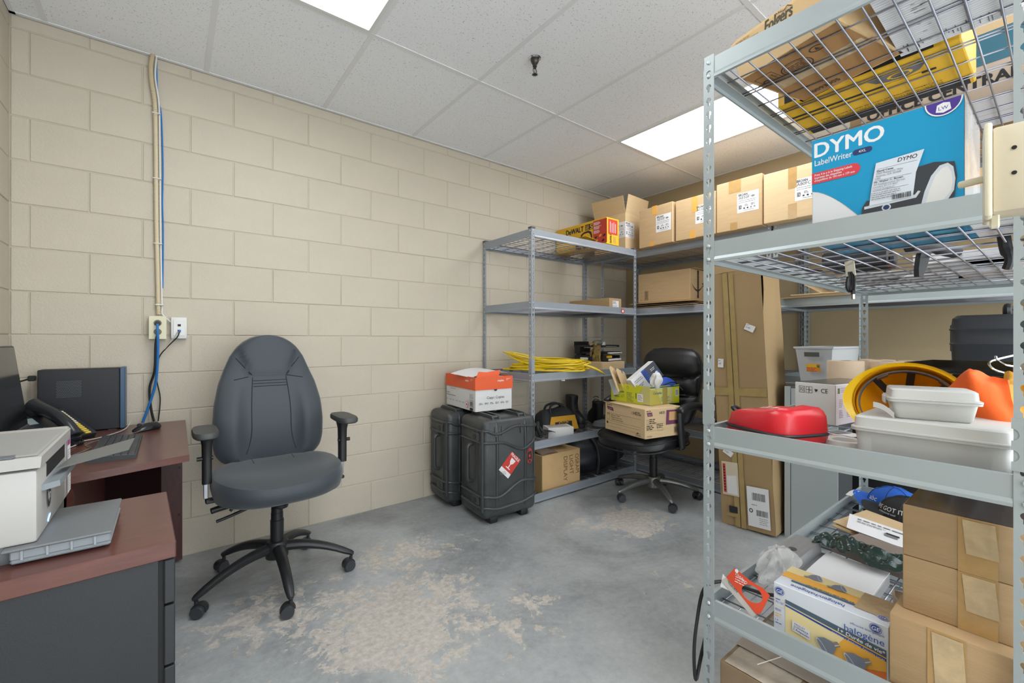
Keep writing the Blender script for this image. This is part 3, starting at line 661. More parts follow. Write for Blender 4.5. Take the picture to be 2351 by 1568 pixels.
def bolster(x, z):
    u = abs(x) / max(.02, hw(z)); f = min(1, max(0, (1.02 - z) / .25)); s_ = max(0, min(1, (u - .42) / .25)); s_ = s_ * s_ * (3 - 2 * s_)
    hd = .016 * max(0, min(1, (z - .985) / .02)) * (1 if abs(x) < .085 + .35 * max(0, z - .99) else 0)
    return .040 * s_ * f + hd
rings = []
zs = [.555 + (1.203 - .555) * (1 - math.cos(math.pi * i / 40)) / 2 for i in range(41)]
for z in zs:
    h = hw(z); n = 56; th = .036 * min(1, (h / .06)) ** .5 + .002; rg = []
    for j in range(n):
        q = 2 * math.pi * j / n; x = h * math.copysign(abs(math.cos(q)) ** .7, math.cos(q)); y = th * math.copysign(abs(math.sin(q)) ** .6, math.sin(q))
        if y < 0: y -= bolster(x, z) * abs(y / th)
        rg.append((x, by(z) + y, z))
    rings.append(rg)
bk = MB().loft(rings).build('backrest', M_FAB, t)
def bf(x, z): q = (1 - min(.999, abs(x) / hw(z)) ** 2.857) ** .3; return (x, by(z) - (.038 + bolster(x, z)) * q - .0002, z)
def seam(pts, r=.0022, nm='seam'): MB().tube([bf(x, z) for x, z in pts], r, 6).build(nm, M_SEAM, bk)
for sx in (-1, 1):
    seam([(sx * (.077 + .012 * math.sin(i / 20 * 3) + .035 * max(0, (i - 12) / 8) ** 2), .985 - .38 * i / 20) for i in range(21)])
    seam([(sx * (.08 + .068 * i / 8), .995 + .088 * i / 8) for i in range(9)]); seam([(sx * (.08 + .08 * i / 8), .99 - .002 * i) for i in range(9)])
for z in (.99, .966, .952, .938): seam([(-.077 + .154 * i / 8, z) for i in range(9)], .0025 if z > .98 else .0018)
MB().rbox(-.03, .16, .44, .03, .22, .47, .006, 1).rbox(-.03, .19, .44, .03, .215, .80, .006, 1).build('back_bracket', M_BLK, t)
for sx in (-1, 1):
    x = sx * .292
    pad = MB().loft([sring(x, -.085, .762, .040, .115, .6, 28), sring(x, -.085, .768, .047, .124, .6, 28), sring(x, -.085, .782, .048, .125, .6, 28), sring(x, -.085, .79, .044, .12, .6, 28), sring(x, -.085, .792, .03, .1, .6, 28)]).build('armrest', mat('armrest_urethane', '#3f4142', .5), t)
    b = MB(); b.loft([sring(x - sx * .006, -.08, z, a, c_, .5, 16) for z, a, c_ in ((.555, .018, .024), (.65, .018, .025), (.72, .019, .028), (.764, .026, .042))]); b.build('arm_post', M_BLK, t)
    MB().rbox(x - sx * .006 - .012, -.092, .49, x - sx * .006 + .004, -.068, .56, .002, 1).build('arm_slide', mat('brushed_steel', '#a5a7aa', .3, .9), t)
    MB().cyl((x - .03, -.09, .665), (x + .028, -.09, .665), .009, n=12).build('arm_knob', M_BLK, t)
    MB().rbox(min(x, sx * .12), -.10, .468, max(x, sx * .12), -.06, .485, .004, 1).build('arm_bracket', M_BLK, t)
# ================================================================ cartons
def carton(name, label, cat, loc, w, d, h, rz=0, group=None, m=None, tape=None, r=.0025, tapeface=None, rot=None):
    """closed carton standing at loc: body, parcel tape over the top seam and down two faces, flap seam"""
    t = thing(name, label, cat, loc, rz, group, rot)
    MB().rbox(-w/2, -d/2, 0, w/2, d/2, h, r, 1).build('carton_body', m or M_CARD, t)
    if tape:
        b = MB(); q = .0009; tw = .024; L = min(.07, h * .3)
        b.box(-tw, -d/2 - q, h - L, tw, -d/2, h).box(-tw, -d/2 - q, h, tw, d/2 + q, h + q).box(-tw, d/2, h - L, tw, d/2 + q, h)
        b.build('parcel_tape', tape, t)
        MB().box(-.001, -d/2 + .001, h, .001, d/2 - .001, h + .0005).build('flap_seam', M_CARDI, t)
    return t
# ---------------------------------------------------------------- hard cases
M_CASE = mat('charcoal_case_resin', '#46494a', .4, var=.35, vscale=4, bump=.12, bscale=500, col2='#2f3234')
M_CASE2 = mat('case_rib_resin', '#3a3d3f', .33); M_STK = mat('sticker_red', '#c2372f', .45)
def wave(pts, x):
    for (a, p), (c, q) in zip(pts, pts[1:]):
        if a <= x <= c:
            s_ = (x - a) / (c - a); return p + (q - p) * s_ * s_ * (3 - 2 * s_)
    return pts[-1][1] if x > pts[-1][0] else pts[0][1]
def hard_case(label, loc, rz, w, d, h, stickers):
    t = thing('hard_case', label, 'case', loc, rz, 'wheeled black hard cases')
    z0 = .032
    MB().rbox(-w/2, -d/2, z0, w/2, d/2, h, .045, 4).build('shell', M_CASE, t)
    ribs = [(.60, [(0, .60), (.1, .575), (.24, .612), (.42, .60)]), (.525, [(0, .525), (.12, .518), (.3, .455), (.42, .51)]), (.185, [(0, .185), (.1, .172), (.3, .248), (.42, .235)]), (.115, [(0, .115), (.12, .098), (.26, .105), (.42, .135)])]
    for zl, wv in ribs:
        e = .004; pts = [(-w/2 - e, d/2 - .05, zl)] + [(-w/2 - e, d/2 - .05 - (d - .1) * i / 4, zl) for i in range(1, 5)]
        for i in range(1, 5): a = math.pi / 2 * i / 5; pts.append((-w/2 + .045 - (.045 + e) * math.cos(a), -d/2 + .045 - (.045 + e) * math.sin(a), zl))
        for i in range(1, 25): x = .045 + (w - .09) * i / 24; pts.append((-w/2 + x, -d/2 - e, wave(wv, x)))
        for i in range(1, 6): a = math.pi / 2 * i / 5; pts.append((w/2 - .045 + (.045 + e) * math.sin(a), -d/2 + .045 - (.045 + e) * math.cos(a), wv[-1][1]))
        pts += [(w/2 + e, d/2 - .05, wv[-1][1])]
        MB().tube(pts, .0095, 8).build('rib', M_CASE2, t)
    for sx in (-1, 1):      # rounded corner columns and hinge ears on the top
        for y in (-d/2 + .006, ):
            MB().tube(curve([(sx * (w/2 - .10), y, z0 + .05), (sx * (w/2 - .10), y - .004, h - .10), (sx * (w/2 - .10), y + .03, h - .012), (sx * (w/2 - .10), y + .1, h + .004)], 6), .011, 8).build('rib', M_CASE2, t)
        for k in (0, 1):
            x = sx * (w/2 - .085 - .05 * k)
            b = MB(); prof = [(-d/2 - .008, h - .11), (-d/2 - .004, h - .05), (-d/2 + .035, h + .018), (-d/2 + .10, h + .02), (d/2 - .06, h + .02), (d/2 - .03, h), (-d/2 + .03, h - .03)]
            b.loft([[(xx, y, z) for y, z in prof] for xx in (x - .006, x + .006)], sm=False); b.build('hinge_ear', M_CASE2, t)
        MB().cyl((sx * (w/2 - .13), -d/2 + .045, h + .006), (sx * (w/2 - .085), -d/2 + .045, h + .006), .011, n=12).build('hinge_pin', M_CASE2, t)
        MB().rbox(sx * (w/2 - .09) - .03, -d/2 + .02, 0, sx * (w/2 - .09) + .03, -d/2 + .08, .05, .01, 2).build('foot', M_BLK, t)
        MB().rbox(sx * (w/2 - .09) - .03, d/2 - .08, 0, sx * (w/2 - .09) + .03, d/2 - .02, .05, .01, 2).build('foot', M_BLK, t)
    b = MB(); hx = -w/2; b.tube(curve([(hx, -.02, .50), (hx - .03, -.02, .485), (hx - .034, -.02, .44), (hx - .034, -.02, .32), (hx - .03, -.02, .27), (hx, -.02, .255)], 5), .0125, 10); b.build('carry_handle', M_CASE2, t)
    for z in (.555, .15):
        q = MB().rbox(hx - .012, -d/2 + .05, z - .028, hx + .01, -d/2 + .14, z + .028, .006, 1).build('latch_plate', M_CASE, t)
        MB().cyl((hx - .010, -d/2 + .095, z), (hx - .014, -d/2 + .095, z), .019, n=18).build('bolt', M_BLK, q)
    for y in (-.06, .0): MB().box(hx - .006, y - .1, z0 + .06, hx + .004, y - .085, h - .06).build('side_rib', M_CASE2, t)
    if stickers:
        p = Print((-w/2, -d/2 - .0003, 0), (1, 0, 0), (0, 0, 1)); c_, s_ = math.cos(R(46)), math.sin(R(46))
        def T(a, e): return (.112 + a * c_ + e * s_, .345 + a * s_ - e * c_)
        def rc(a0, e0, a1, e1, m): p.poly([T(a0, e0), T(a0, e1), T(a1, e1), T(a1, e0)][::-1], m)
        rc(0, 0, .145, .098, M_STK); rc(0, 0, .03, .098, M_WHITE)
        p.poly([T(a, e) for a, e in [(.045, .028), (.05, .028), (.052, .045), (.075, .046), (.09, .033), (.115, .028), (.115, .07), (.09, .065), (.075, .052), (.052, .053), (.05, .07), (.045, .07)]], M_WHITE)
        p.lines(.122, .325, .06, 3, .008, .003, M_INKG, 2)
        q = T(.124, .008); p.text('FRAGILE', q[0], q[1], .018, M_WHITE, w=.082, bold=.02, rot=-44)
        p.ell(.355, .40, .026, .055, M_INK).ring(.355, .40, .024, .052, .003, M_STK).text('R', .345, .445, .024, M_STK, rot=-90, bold=.02).text('C', .345, .378, .024, M_STK, rot=-90, bold=.02).poly([(.355, .412), (.363, .40), (.355, .388), (.347, .40)], M_STK)
        p.build('sticker', t)
hard_case('front wheeled hard case with the red FRAGILE sticker', (1.765, 2.405, 0), -4.3, .42, .335, .67, True)
hard_case('rear wheeled hard case squeezed between the front case and the block wall', (1.725, 2.785, 0), -3.5, .42, .30, .67, False)
# ---------------------------------------------------------------- paper carton on the cases
M_OR = mat('orange_red_print', '#dd5a2c', .55); M_WC = mat('white_carton_board', '#d2d2d2', .6)
t = thing('paper_carton', 'white copy paper carton with an orange lid standing across both hard cases', 'box', (1.772, 2.66, .692), -5)
w, d, h = .29, .46, .232
MB().rbox(-w/2, -d/2, 0, w/2, d/2, .20, .002, 1).build('carton_body', M_WC, t)
b = MB(); e = .004
for q in ((-w/2 - e, -d/2 - e, w/2 + e, -d/2), (-w/2 - e, d/2, w/2 + e, d/2 + e), (-w/2 - e, -d/2, -w/2, d/2), (w/2, -d/2, w/2 + e, d/2)): b.box(q[0], q[1], .145, q[2], q[3], h)
b.build('lid_band', M_OR, t)
MB().box(-w/2, -d/2, .198, w/2, d/2, .222).build('paper_stack', M_WHITE, t)
def flap(u, v): return (-.125 + .19 * u + .03 * v, -.20 + .02 * u + .02 * v, .224 + .035 * v + .02 * abs(u - .35) * v)
MB().grid(8, 3, flap, t=.001).build('torn_wrapper', M_OR, t)
MB().grid(10, 6, lambda u, v: (-.14 + .33 * u - .06 * v, -.16 + .2 * v + .05 * u, .226 + .03 * math.sin(u * 2.6) + .02 * v), t=.001).build('wrapper_inside', M_WHITE, t)
p = Print((-w/2 - e, -d/2 - e, 0), (1, 0, 0), (0, 0, 1))
p.text('staples', .175, .198, .013, M_WHITE, bold=.03).frame(.246, .205, .012, .011, .0018, M_WHITE).rect(.258, .214, .02, .0018, M_WHITE)
p.text('Copy', .09, .083, .017, M_INK).rect(.147, .08, .0012, .018, M_INK).text('Copies', .16, .083, .017, M_INK)
for k in range(6): p.lines(.03 + k * .042, .054, .03, 2, .007, .004, M_INKG, k, .3)
p.poly([(.142, .146), (.152, .135), (.158, .133), (.164, .135), (.174, .146)], M_INK); p.build('printed_front', t)
p = Print((-w/2 - e, d/2, 0), (0, -1, 0), (0, 0, 1))
p.text('staples', .32, .198, .013, M_WHITE, bold=.03).frame(.40, .205, .012, .011, .0018, M_WHITE).rect(.412, .214, .02, .0018, M_WHITE)
p.text('Copies', .016, .092, .013, M_INK).lines(.016, .078, .15, 1, .01, .004, M_INK, 3, 0).lines(.08, .128, .09, 1, .01, .003, M_INKG, 5, 0)
for k in range(6): p.lines(.016 + k * .052, .045, .034, 1, .01, .004, M_INKG, k, .3)
p.ell(.345, .04, .019, .022, M_STK).ell(.345, .04, .016, .019, M_WHITE).ell(.345, .04, .007, .009, M_STK)
p.frame(.385, .03, .054, .045, .002, M_INK).bars(.392, .036, .04, .03, M_INK, 4, 14).rect(.39, .005, .046, .018, M_INK).lines(.39, .112, .05, 4, .009, .003, M_INKG, 9)
p.build('printed_side', t)

# ================================================================ back shelving unit: contents
ZT = [z - .0345 for z in LEV]          # deck surfaces
M_YEL = mat('yellow_print', '#e0b023', .5); M_REDP = mat('red_print', '#c23a2e', .5)
t = thing('yellow_tool_carton', 'yellow and black tool carton with a red panel on the top of the back shelf', 'box', (2.915, 2.645, LEV[0] + .001), 0)
w, d, h = .16, .595, .222
MB().rbox(-w/2, -d/2, 0, w/2, d/2, h, .002, 1).build('carton_body', M_YEL, t)
MB().grid(4, 4, lambda u, v: (-w/2 - .13 * v, .05 - .24 * u, .06 + .012 * v - .01 * u), t=.002).build('open_flap', M_YEL, t)
MB().box(-w/2 - .0008, -.18, .0, -w/2, .05, .055).build('open_slot', mat('slot_brown', '#6e5325', .8), t)
p = Print(*face(w, d, h, '-x'))
p.text('DeWALT', .13, .15, .046, M_INK, w=.21, bold=.035).rect(.36, .15, .085, .05, M_INK).text('5', .418, .155, .04, M_YEL, bold=.03).lines(.366, .187, .045, 5, .008, .004, M_YEL, 3)
p.rect(.45, .012, .15, .20, M_REDP)
for k in range(3): p.lines(.458, .195 - k * .035, .085, 4, .007, .004, M_WHITE, k)
for k, (a, c_) in enumerate([(.48, .07), (.53, .08), (.57, .075), (.49, .04), (.56, .035)]): p.ell(a, c_, .016, .009, [M_INK, M_YEL][k % 2], 12, .5)
p.poly([(.30, 0), (.30, .09), (.315, .125), (.345, .14), (.40, .145), (.43, .13), (.44, .10), (.445, 0)], M_INK).poly([(.315, 0), (.315, .08), (.33, .115), (.35, .125), (.395, .128), (.415, .115), (.425, .09), (.428, 0)], M_YEL).text('DeWALT', .34, .09, .012, M_INK).poly([(.335, 0), (.335, .05), (.425, .055), (.428, 0)], mat('grey_print', '#62645f', .5))
p.build('printed_side', t)
p = Print(*face(w, d, h, '-y'))
p.rect(.02, .085, .12, .125, M_REDP)
for k in range(4): p.rect(.045 + k * .022, .10, .006, .09 - .012 * (k % 2), M_WHITE)
p.text('DeWALT', .062, .012, .022, M_INK, w=.075, bold=.03, rot=90)
for k in range(3): p.rect(.085 + k * .013, .015, .003, .055, M_INKG)
p.build('printed_end', t)
# open carton with raised flaps in the corner
M_TOPS = []
def fan_label(p, x, y, w, h, code):
    p.rect(x, y, w, h, M_WHITE); k = h / .105
    p.text('BROAN', x + w * .07, y + h * .84, .0125 * k, M_INK, w=w * .42, bold=.03).text(code, x + w * .07, y + h * .68, .015 * k, M_INK, bold=.005)
    p.poly([(x + w * .62, y + h * .74), (x + w * .74, y + h * .80), (x + w * .86, y + h * .74), (x + w * .74, y + h * .68)], M_INKG)
    p.lines(x + w * .07, y + h * .58, w * .85, 2, h * .09, h * .025, M_INKG, 4, .15).lines(x + w * .08, y + h * .34, w * .16, 4, h * .05, h * .03, M_INK, 6, .1)
    for k2 in range(2): p.lines(x + w * (.35 + .3 * k2), y + h * .36, w * .2, 2, h * .06, h * .03, M_INKG, k2)
    for k2 in range(4): p.rect(x + w * (.3 + .16 * k2), y + h * .16, w * .07, h * .07, M_INK if k2 < 2 else M_INKG)
    p.lines(x + w * .3, y + h * .08, w * .55, 1, .01, h * .02, M_INKG, 7); return p
t = thing('open_carton', 'open kraft carton with raised flaps and a white label wrapped round its corner', 'box', (3.335, 2.60, LEV[0] + .001), 3)
w, d, h = .33, .34, .335
b = MB(); c_ = .004
for q in ((-w/2, -d/2, w/2, -d/2 + c_), (-w/2, d/2 - c_, w/2, d/2), (-w/2, -d/2 + c_, -w/2 + c_, d/2 - c_), (w/2 - c_, -d/2 + c_, w/2, d/2 - c_)): b.box(q[0], q[1], 0, q[2], q[3], h)
b.box(-w/2, -d/2, 0, w/2, d/2, c_); b.build('carton_body', M_CARDL, t)
for pts, off in (([(-w/2, d/2, h), (-w/2, -d/2, h), (-w/2 - .05, -d/2 - .01, h + .14), (-w/2 - .05, d/2, h + .15)], (.003, 0, 0)), ([(-w/2 + .004, -d/2, h), (w/2, -d/2, h), (w/2, -d/2 - .03, h + .16), (-w/2 + .004, -d/2 - .03, h + .16)], (0, .003, 0)),
                 ([(-w/2, d/2, h), (w/2, d/2, h), (w/2, d/2 + .02, h + .15), (-w/2, d/2 + .02, h + .15)], (0, -.003, 0))):
    b = MB(); b.loft([pts, [(x + off[0], y + off[1], z + off[2]) for x, y, z in pts]], sm=False); b.build('carton_flap', M_CARDL, t)
p = Print(*face(w, d, h, '-y')); fan_label(p, 0, .12, .14, .14, 'A80FC'); p.build('printed_label', t)
p = Print(*face(w, d, h, '-x')); fan_label(p, d - .14, .12, .14, .14, 'A80FC'); p.build('printed_label', t)
# second shelf: long flat carton
t = carton('flat_carton', 'long flat brown carton with a white label on the second level of the back shelf', 'box', (3.04, 2.655, ZT[1]), .17, .46, .118, 2, m=M_CARDD)
p = Print(*face(.17, .46, .118, '-y')); p.rect(.045, .012, .085, .085, M_WHITE).lines(.05, .088, .06, 3, .009, .004, M_INK, 2).lines(.05, .055, .07, 4, .008, .003, M_INKG, 3).bars(.052, .017, .06, .012, M_INK, 2, 16); p.build('printed_label', t)
p = Print((2.96, 2.3494, 1.40), (1, 0, 0), (0, 0, 1)); p.ell(.09, .022, .022, .021, M_REDP).poly([(.09, .038), (.094, .03), (.101, .033), (.099, .025), (.107, .021), (.099, .017), (.1, .011), (.092, .013), (.09, .006), (.088, .013), (.08, .011), (.081, .017), (.073, .021), (.081, .025), (.079, .033), (.086, .03)], M_WHITE)
tag(p.build('maple_leaf_sticker', None), 'round red sticker with a white maple leaf on the second shelf beam', 'sticker')
# third shelf: yellow cord, flat carton, letter trays
M_CORD = mat('yellow_cord', '#d9bb1b', .42)
pts = []; rnd = random.Random(5)
for k in range(16):
    la, sb = rnd.uniform(.22, .33), rnd.uniform(.07, .15); oc = rnd.uniform(-.05, .05); zz = .006 + .0045 * k; t1, t2 = rnd.uniform(-.02, .02), rnd.uniform(-.015, .03); ph = rnd.uniform(0, 6.3); lift = rnd.uniform(.03, .11) if k > 10 else rnd.uniform(0, .02)
    for i in range(12):
        q = 2 * math.pi * i / 12; a = la * math.cos(q) + oc; e = sb * math.sin(q) * (1 + .35 * math.cos(q)) + rnd.uniform(-.012, .012)
        z = max(.004, zz + t1 * math.cos(q) + t2 * math.sin(q) + .008 * math.sin(2 * q + ph)) + lift * max(0, -a / .3) ** 1.4
        pts.append((a, e, z))
for q in [(.10, -.06, .06), (.30, -.07, .045), (.42, -.06, -.005), (.455, .03, -.03), (.38, .08, .02), (.22, .04, .06), (.05, .0, .07), (-.1, -.02, .07)]: pts.append(q)
pts = curve(pts, 3)
t = thing('extension_cord', 'yellow extension cord coiled in long loops on the third level of the back shelf', 'cord', (2.375, 2.575, ZT[2] + .035), -45)
MB().tube(pts, .0062, 6).build('cord', M_CORD, t)
MB().lathe([(.008, 0), (.016, .008), (.018, .03), (.014, .05)], 14, M=TM((-.31, .06, -.01), ry=60)).build('plug_end', mat('clear_green_plug', '#7f8a5d', .3), t)
MB().grid(2, 8, lambda u, v: (.125 + .02 * u, -.16 - .01 * v ** 2, .0 - .11 * v) if False else (.10 + .026 * u + .02 * v, -.145 - .03 * min(1, v * 3), -.012 - .075 * max(0, v - .25)), t=.0006).build('paper_tag', M_WHITE, t)
t = carton('low_carton', 'low brown carton under the black letter trays on the back shelf', 'box', (3.05, 2.67, ZT[2]), .315, .44, .086, 0, m=M_CARDL)
MB().box(-.155, -.2215, .005, -.153, -.2195, .08).build('flap_seam', M_CARDI, t)
t = thing('letter_trays', 'stack of three black letter trays holding papers and a tape measure on the low carton', 'tray', (3.08, 2.66, ZT[2] + .087), 12)
for k in range(3):
    z = .001 + .062 * k; sx = (0, .02, -.01)[k]; b = MB()
    b.box(-.13 + sx, -.16, z, .13 + sx, .16, z + .004).box(-.13 + sx, -.16, z, -.126 + sx, .16, z + (.05 if k == 0 else .02)).box(.126 + sx, -.16, z, .13 + sx, .16, z + (.05 if k == 0 else .02)).box(-.13 + sx, .156, z, .13 + sx, .16, z + .05)
    b.box(-.13 + sx, -.16, z, .05 + sx, -.156, z + .03) if k == 0 else None
    if k: b.box(-.128 + sx, .10, z - .06, -.05 + sx, .155, z)
    tr = b.build('tray_tier', M_BLK, t)
    if k < 2: MB().rbox(-.09 + sx, -.17, z + .005, .14 + sx, .10, z + (.022 if k == 0 else .014), .002, 1).build('papers', M_WHITE, tr)
    else: MB().box(-.02 + sx, -.14, z + .0045, .15 + sx, .08, z + .0065).build('papers', mat('grey_sheet', '#a8a9ab', .6), tr)
p = Print((-.13, .16, 0), (0, -1, 0), (0, 0, 1)); p.rect(.06, .012, .08, .02, M_WHITE); p.build('paper_label', t)
tag(MB().rbox(3.03, 2.50, ZT[2] + .093, 3.10, 2.56, ZT[2] + .14, .008, 2).build('tape_measure', M_YEL), 'small yellow tape measure in the lowest letter tray', 'tape measure')
tag(MB().lathe([(.02, 0), (.042, 0), (.042, .04), (.02, .04)], 28).build('tape_roll', mat('grey_duct_tape', '#c9cacb', .4), None, (3.13, 2.66, ZT[2] + .219)), 'roll of pale grey tape lying on the topmost letter tray', 'tape')
M_GLV = mat('tan_glove_leather', '#9c8447', .75, var=.35, vscale=25, col2='#4a3f2a'); M_GLK = mat('grey_green_fabric', '#6f7263', .8, var=.3, vscale=20)
t = thing('work_glove', 'tan and black work glove hanging over the side of the letter trays', 'glove', (2.965, 2.56, ZT[2] + .215), 0)
MB().loft([[(-.006 + .014 * math.sin(a), .042 * math.cos(a) - .002, z) for a in [2 * math.pi * j / 14 for j in range(14)]] for z in (.015, -.01, -.05, -.075)]).build('palm', M_GLV, t)
for k, (y, l) in enumerate([(-.032, .062), (-.011, .075), (.011, .07), (.03, .05)]):
    MB().tube(curve([(-.006, y, -.065), (-.012, y * 1.08, -.095), (-.006, y * 1.1, -.075 - l)], 4), [.0105] * 8 + [.007], 8).build('finger', M_GLV, t)
MB().tube(curve([(-.006, .036, -.02), (-.012, .06, -.05), (-.008, .062, -.085)], 4), [.011] * 8 + [.008], 8).build('thumb', M_GLV, t)
t = thing('rolled_glove', 'grey green work glove crumpled on top of the letter trays beside the tape roll', 'glove', (3.03, 2.62, ZT[2] + .22), 20)
MB().loft([[(x, .034 * math.cos(a) * s_, .03 + .026 * math.sin(a) * s_) for a in [2 * math.pi * j / 16 for j in range(16)]] for x, s_ in ((-.06, .35), (-.045, .8), (-.01, 1), (.03, .95), (.06, 1.0), (.062, .8), (.03, .7))], caps=True).build('cuff', M_GLK, t)
MB().tube(curve([(-.05, .01, .02), (-.08, .03, .015), (-.10, .02, .02)], 4), .011, 8).tube(curve([(-.05, -.015, .02), (-.085, -.02, .012), (-.11, -.03, .018)], 4), .01, 8).build('fingers', M_GLV, t)
# fourth shelf
M_BAG = mat('black_ballistic_nylon', '#24262a', .7, bump=.3, bscale=300); M_BYEL = mat('yellow_bag_panel', '#c9962a', .6)
t = thing('tool_bag', 'black and yellow tool bag slumped open on the fourth level of the back shelf', 'bag', (2.53, 2.64, ZT[3]), -8)
def bag(rings): return MB().loft(rings)
bag([[(x, y, z + .012 * math.sin(5 * x / .2) * (z > .1)) for x, y, z in sring(0, 0, z, a, c2, .55, 28)] for z, a, c2 in ((0, .17, .10), (.01, .18, .11), (.08, .185, .115), (.14, .165, .09), (.175, .14, .05), (.19, .12, .03))]).build('bag_body', M_BAG, t)
pp = Print((-.145, -.1165, .03), (1, 0, 0), (0, .12, 1)); pp.h = .002
pp.poly([(.0, 0), (.30, .0), (.27, .115), (.03, .115)], M_BYEL).rect(.065, .0, .035, .07, M_BAG).rect(.20, .0, .035, .07, M_BAG).text('DeWALT', .10, .052, .022, M_INK, w=.10, bold=.03); pp.build('yellow_panel', t)
for s_ in (-1, 1): MB().tube(curve([(-.08, s_ * .05, .16), (-.07, s_ * .03, .215), (0, s_ * .015, .235), (.07, s_ * .03, .21), (.08, s_ * .05, .16)], 5), .010, 8).build('handle', M_BAG, t)
M_BOOT = mat('black_boot_leather', '#16171a', .5, bump=.2, bscale=80)
def boot(label, loc, rz, h=.22):
    t = thing('work_boot', label, 'boot', loc, rz, 'black laced work boots')
    secs = [(.0, .05, .135, -.02), (.02, .052, .14, -.02), (.05, .050, .13, -.015), (.085, .045, .10, .02), (.11, .043, .075, .045), (.16, .046, .066, .055), (h, .05, .07, .055), (h + .012, .046, .066, .055)]
    MB().loft([sring(0, cyy, z + .028, a, c2, .75, 24) for z, a, c2, cyy in secs]).build('boot_upper', M_BOOT, t)
    MB().loft([sring(0, -.02, z, a, c2, .7, 24) for z, a, c2 in ((0, .052, .142), (.022, .054, .145), (.030, .053, .143))]).build('sole', M_BLKM, t)
    for k in range(6):
        z = .10 + k * .026; y = -.075 + min(k, 3) * .018 + (.0)
        MB().tube([(-.026, y + .028, z), (0, y + .006, z + .01), (.026, y + .028, z)], .0035, 6).build('lace', M_BLKM, t)
boot('black laced work boot standing upright behind the tool bag', (2.865, 2.74, ZT[3]), -20)
boot('black laced work boot half hidden behind the printed brown carton', (3.11, 2.70, ZT[3]), 150, .16)
t = thing('small_carton', 'small plain white carton on the fourth level in front of the tool bag', 'box', (2.425, 2.505, ZT[3]), -24)
MB().rbox(-.105, -.085, 0, .105, .085, .082, .002, 1).build('carton_body', M_WC, t)
p = Print(*face(.21, .17, .082, '+z')); p.rect(.02, .02, .165, .13, mat('dusty_grey_card', '#b4b2ae', .7)).frame(.11, .04, .04, .03, .001, M_INKG).lines(.03, .13, .1, 4, .012, .004, M_INKG, 2); p.build('printed_top', t)
t = thing('safety_strap', 'black strap and visor lying at the left end of the fourth shelf', 'strap', (2.20, 2.45, ZT[3]), 10)
MB().grid(10, 4, lambda u, v: (-.06 + .18 * u, -.05 + .1 * v, .005 + .09 * math.sin(math.pi * (.15 + .5 * u)) * (1 - .3 * u) - .02 * (v - .5) ** 2), t=.004).build('visor', M_BLKM, t)
MB().tube(curve([(-.05, -.03, .06), (-.09, -.04, .12), (-.06, -.02, .15), (-.02, .0, .11), (.02, -.03, .05)], 5), .011, 8).build('strap_loop', M_BLKM, t)
tag(MB().loft([sring(0, 0, z, a, c2, .7, 20) for z, a, c2 in ((0, .11, .07), (.02, .12, .075), (.05, .1, .06), (.06, .06, .03))]).build('grey_pouch', mat('grey_pouch_fabric', '#5a5d60', .85, bump=.3, bscale=60), None, (3.0, 2.52, ZT[3]), (0, 0, R(10))), 'grey fabric pouch beside the boot on the fourth shelf', 'pouch')
# bottom shelf
t = thing('display_carton', 'worn brown carton marked OSRAM LIGHT DISPLAY by hand on the lowest shelf', 'box', (2.37, 2.53, ZT[4]), 0)
M_CARDO = mat('tan_worn_cardboard', '#c8a676', .8, var=.1, vscale=5)
MB().rbox(-.21, -.14, 0, .195, .14, .285, .004, 1).build('carton_body', M_CARDO, t)
MB().grid(6, 4, lambda u, v: (-.20 + .30 * u, -.13 + .16 * v, .287 + .03 * v * (1 - u) + .012 * math.sin(6 * u)), t=.003).build('torn_flap', mat('inner_grey_cardboard', '#8a7565', .85), t)
p = Print((-.21, -.14, 0), (1, 0, 0), (0, 0, 1)); 
for k, wd_ in enumerate(('OSRAM', 'LIGHT', 'DISPLAY')): p.text(wd_, .345 - k * .062, .245, .04, mat('faded_marker', '#6d4b30', .8), w=.19 if k == 2 else .15, rot=-86 - 2 * k, bold=-.012)
p.build('handwriting', t)
t = thing('duffel_bag', 'large black duffel bag slumped on the lowest shelf beside the marked carton', 'bag', (2.915, 2.62, ZT[4]), 0)
rg = []
for x, s_ in ((-.33, .35), (-.31, .7), (-.24, .92), (-.1, 1.05), (.05, 1.0), (.18, .96), (.28, .85), (.315, .6), (.325, .3)):
    rg.append([(x + .03 * noise.noise(Vector((a, x * 5, 0))), .20 * s_ * math.cos(a) + .02 * noise.noise(Vector((a * 2, x * 9, 3))), max(.002, .145 + .165 * s_ * math.sin(a) * (1 if math.sin(a) > 0 else .85) + .04 * noise.noise(Vector((a * 1.5, x * 7, 7))) * (math.sin(a) > -.3))) for a in [2 * math.pi * j / 28 for j in range(28)]])
MB().loft(rg).build('bag_body', mat('black_nylon_cloth', '#1c1f25', .5, bump=.4, bscale=14), t)
for x in (-.12, .13): MB().tube(curve([(x, -.205, .03), (x + .01, -.215, .15), (x + .02, -.16, .28), (x + .02, -.05, .325)], 5), .011, 6).build('strap', M_BAG, t)

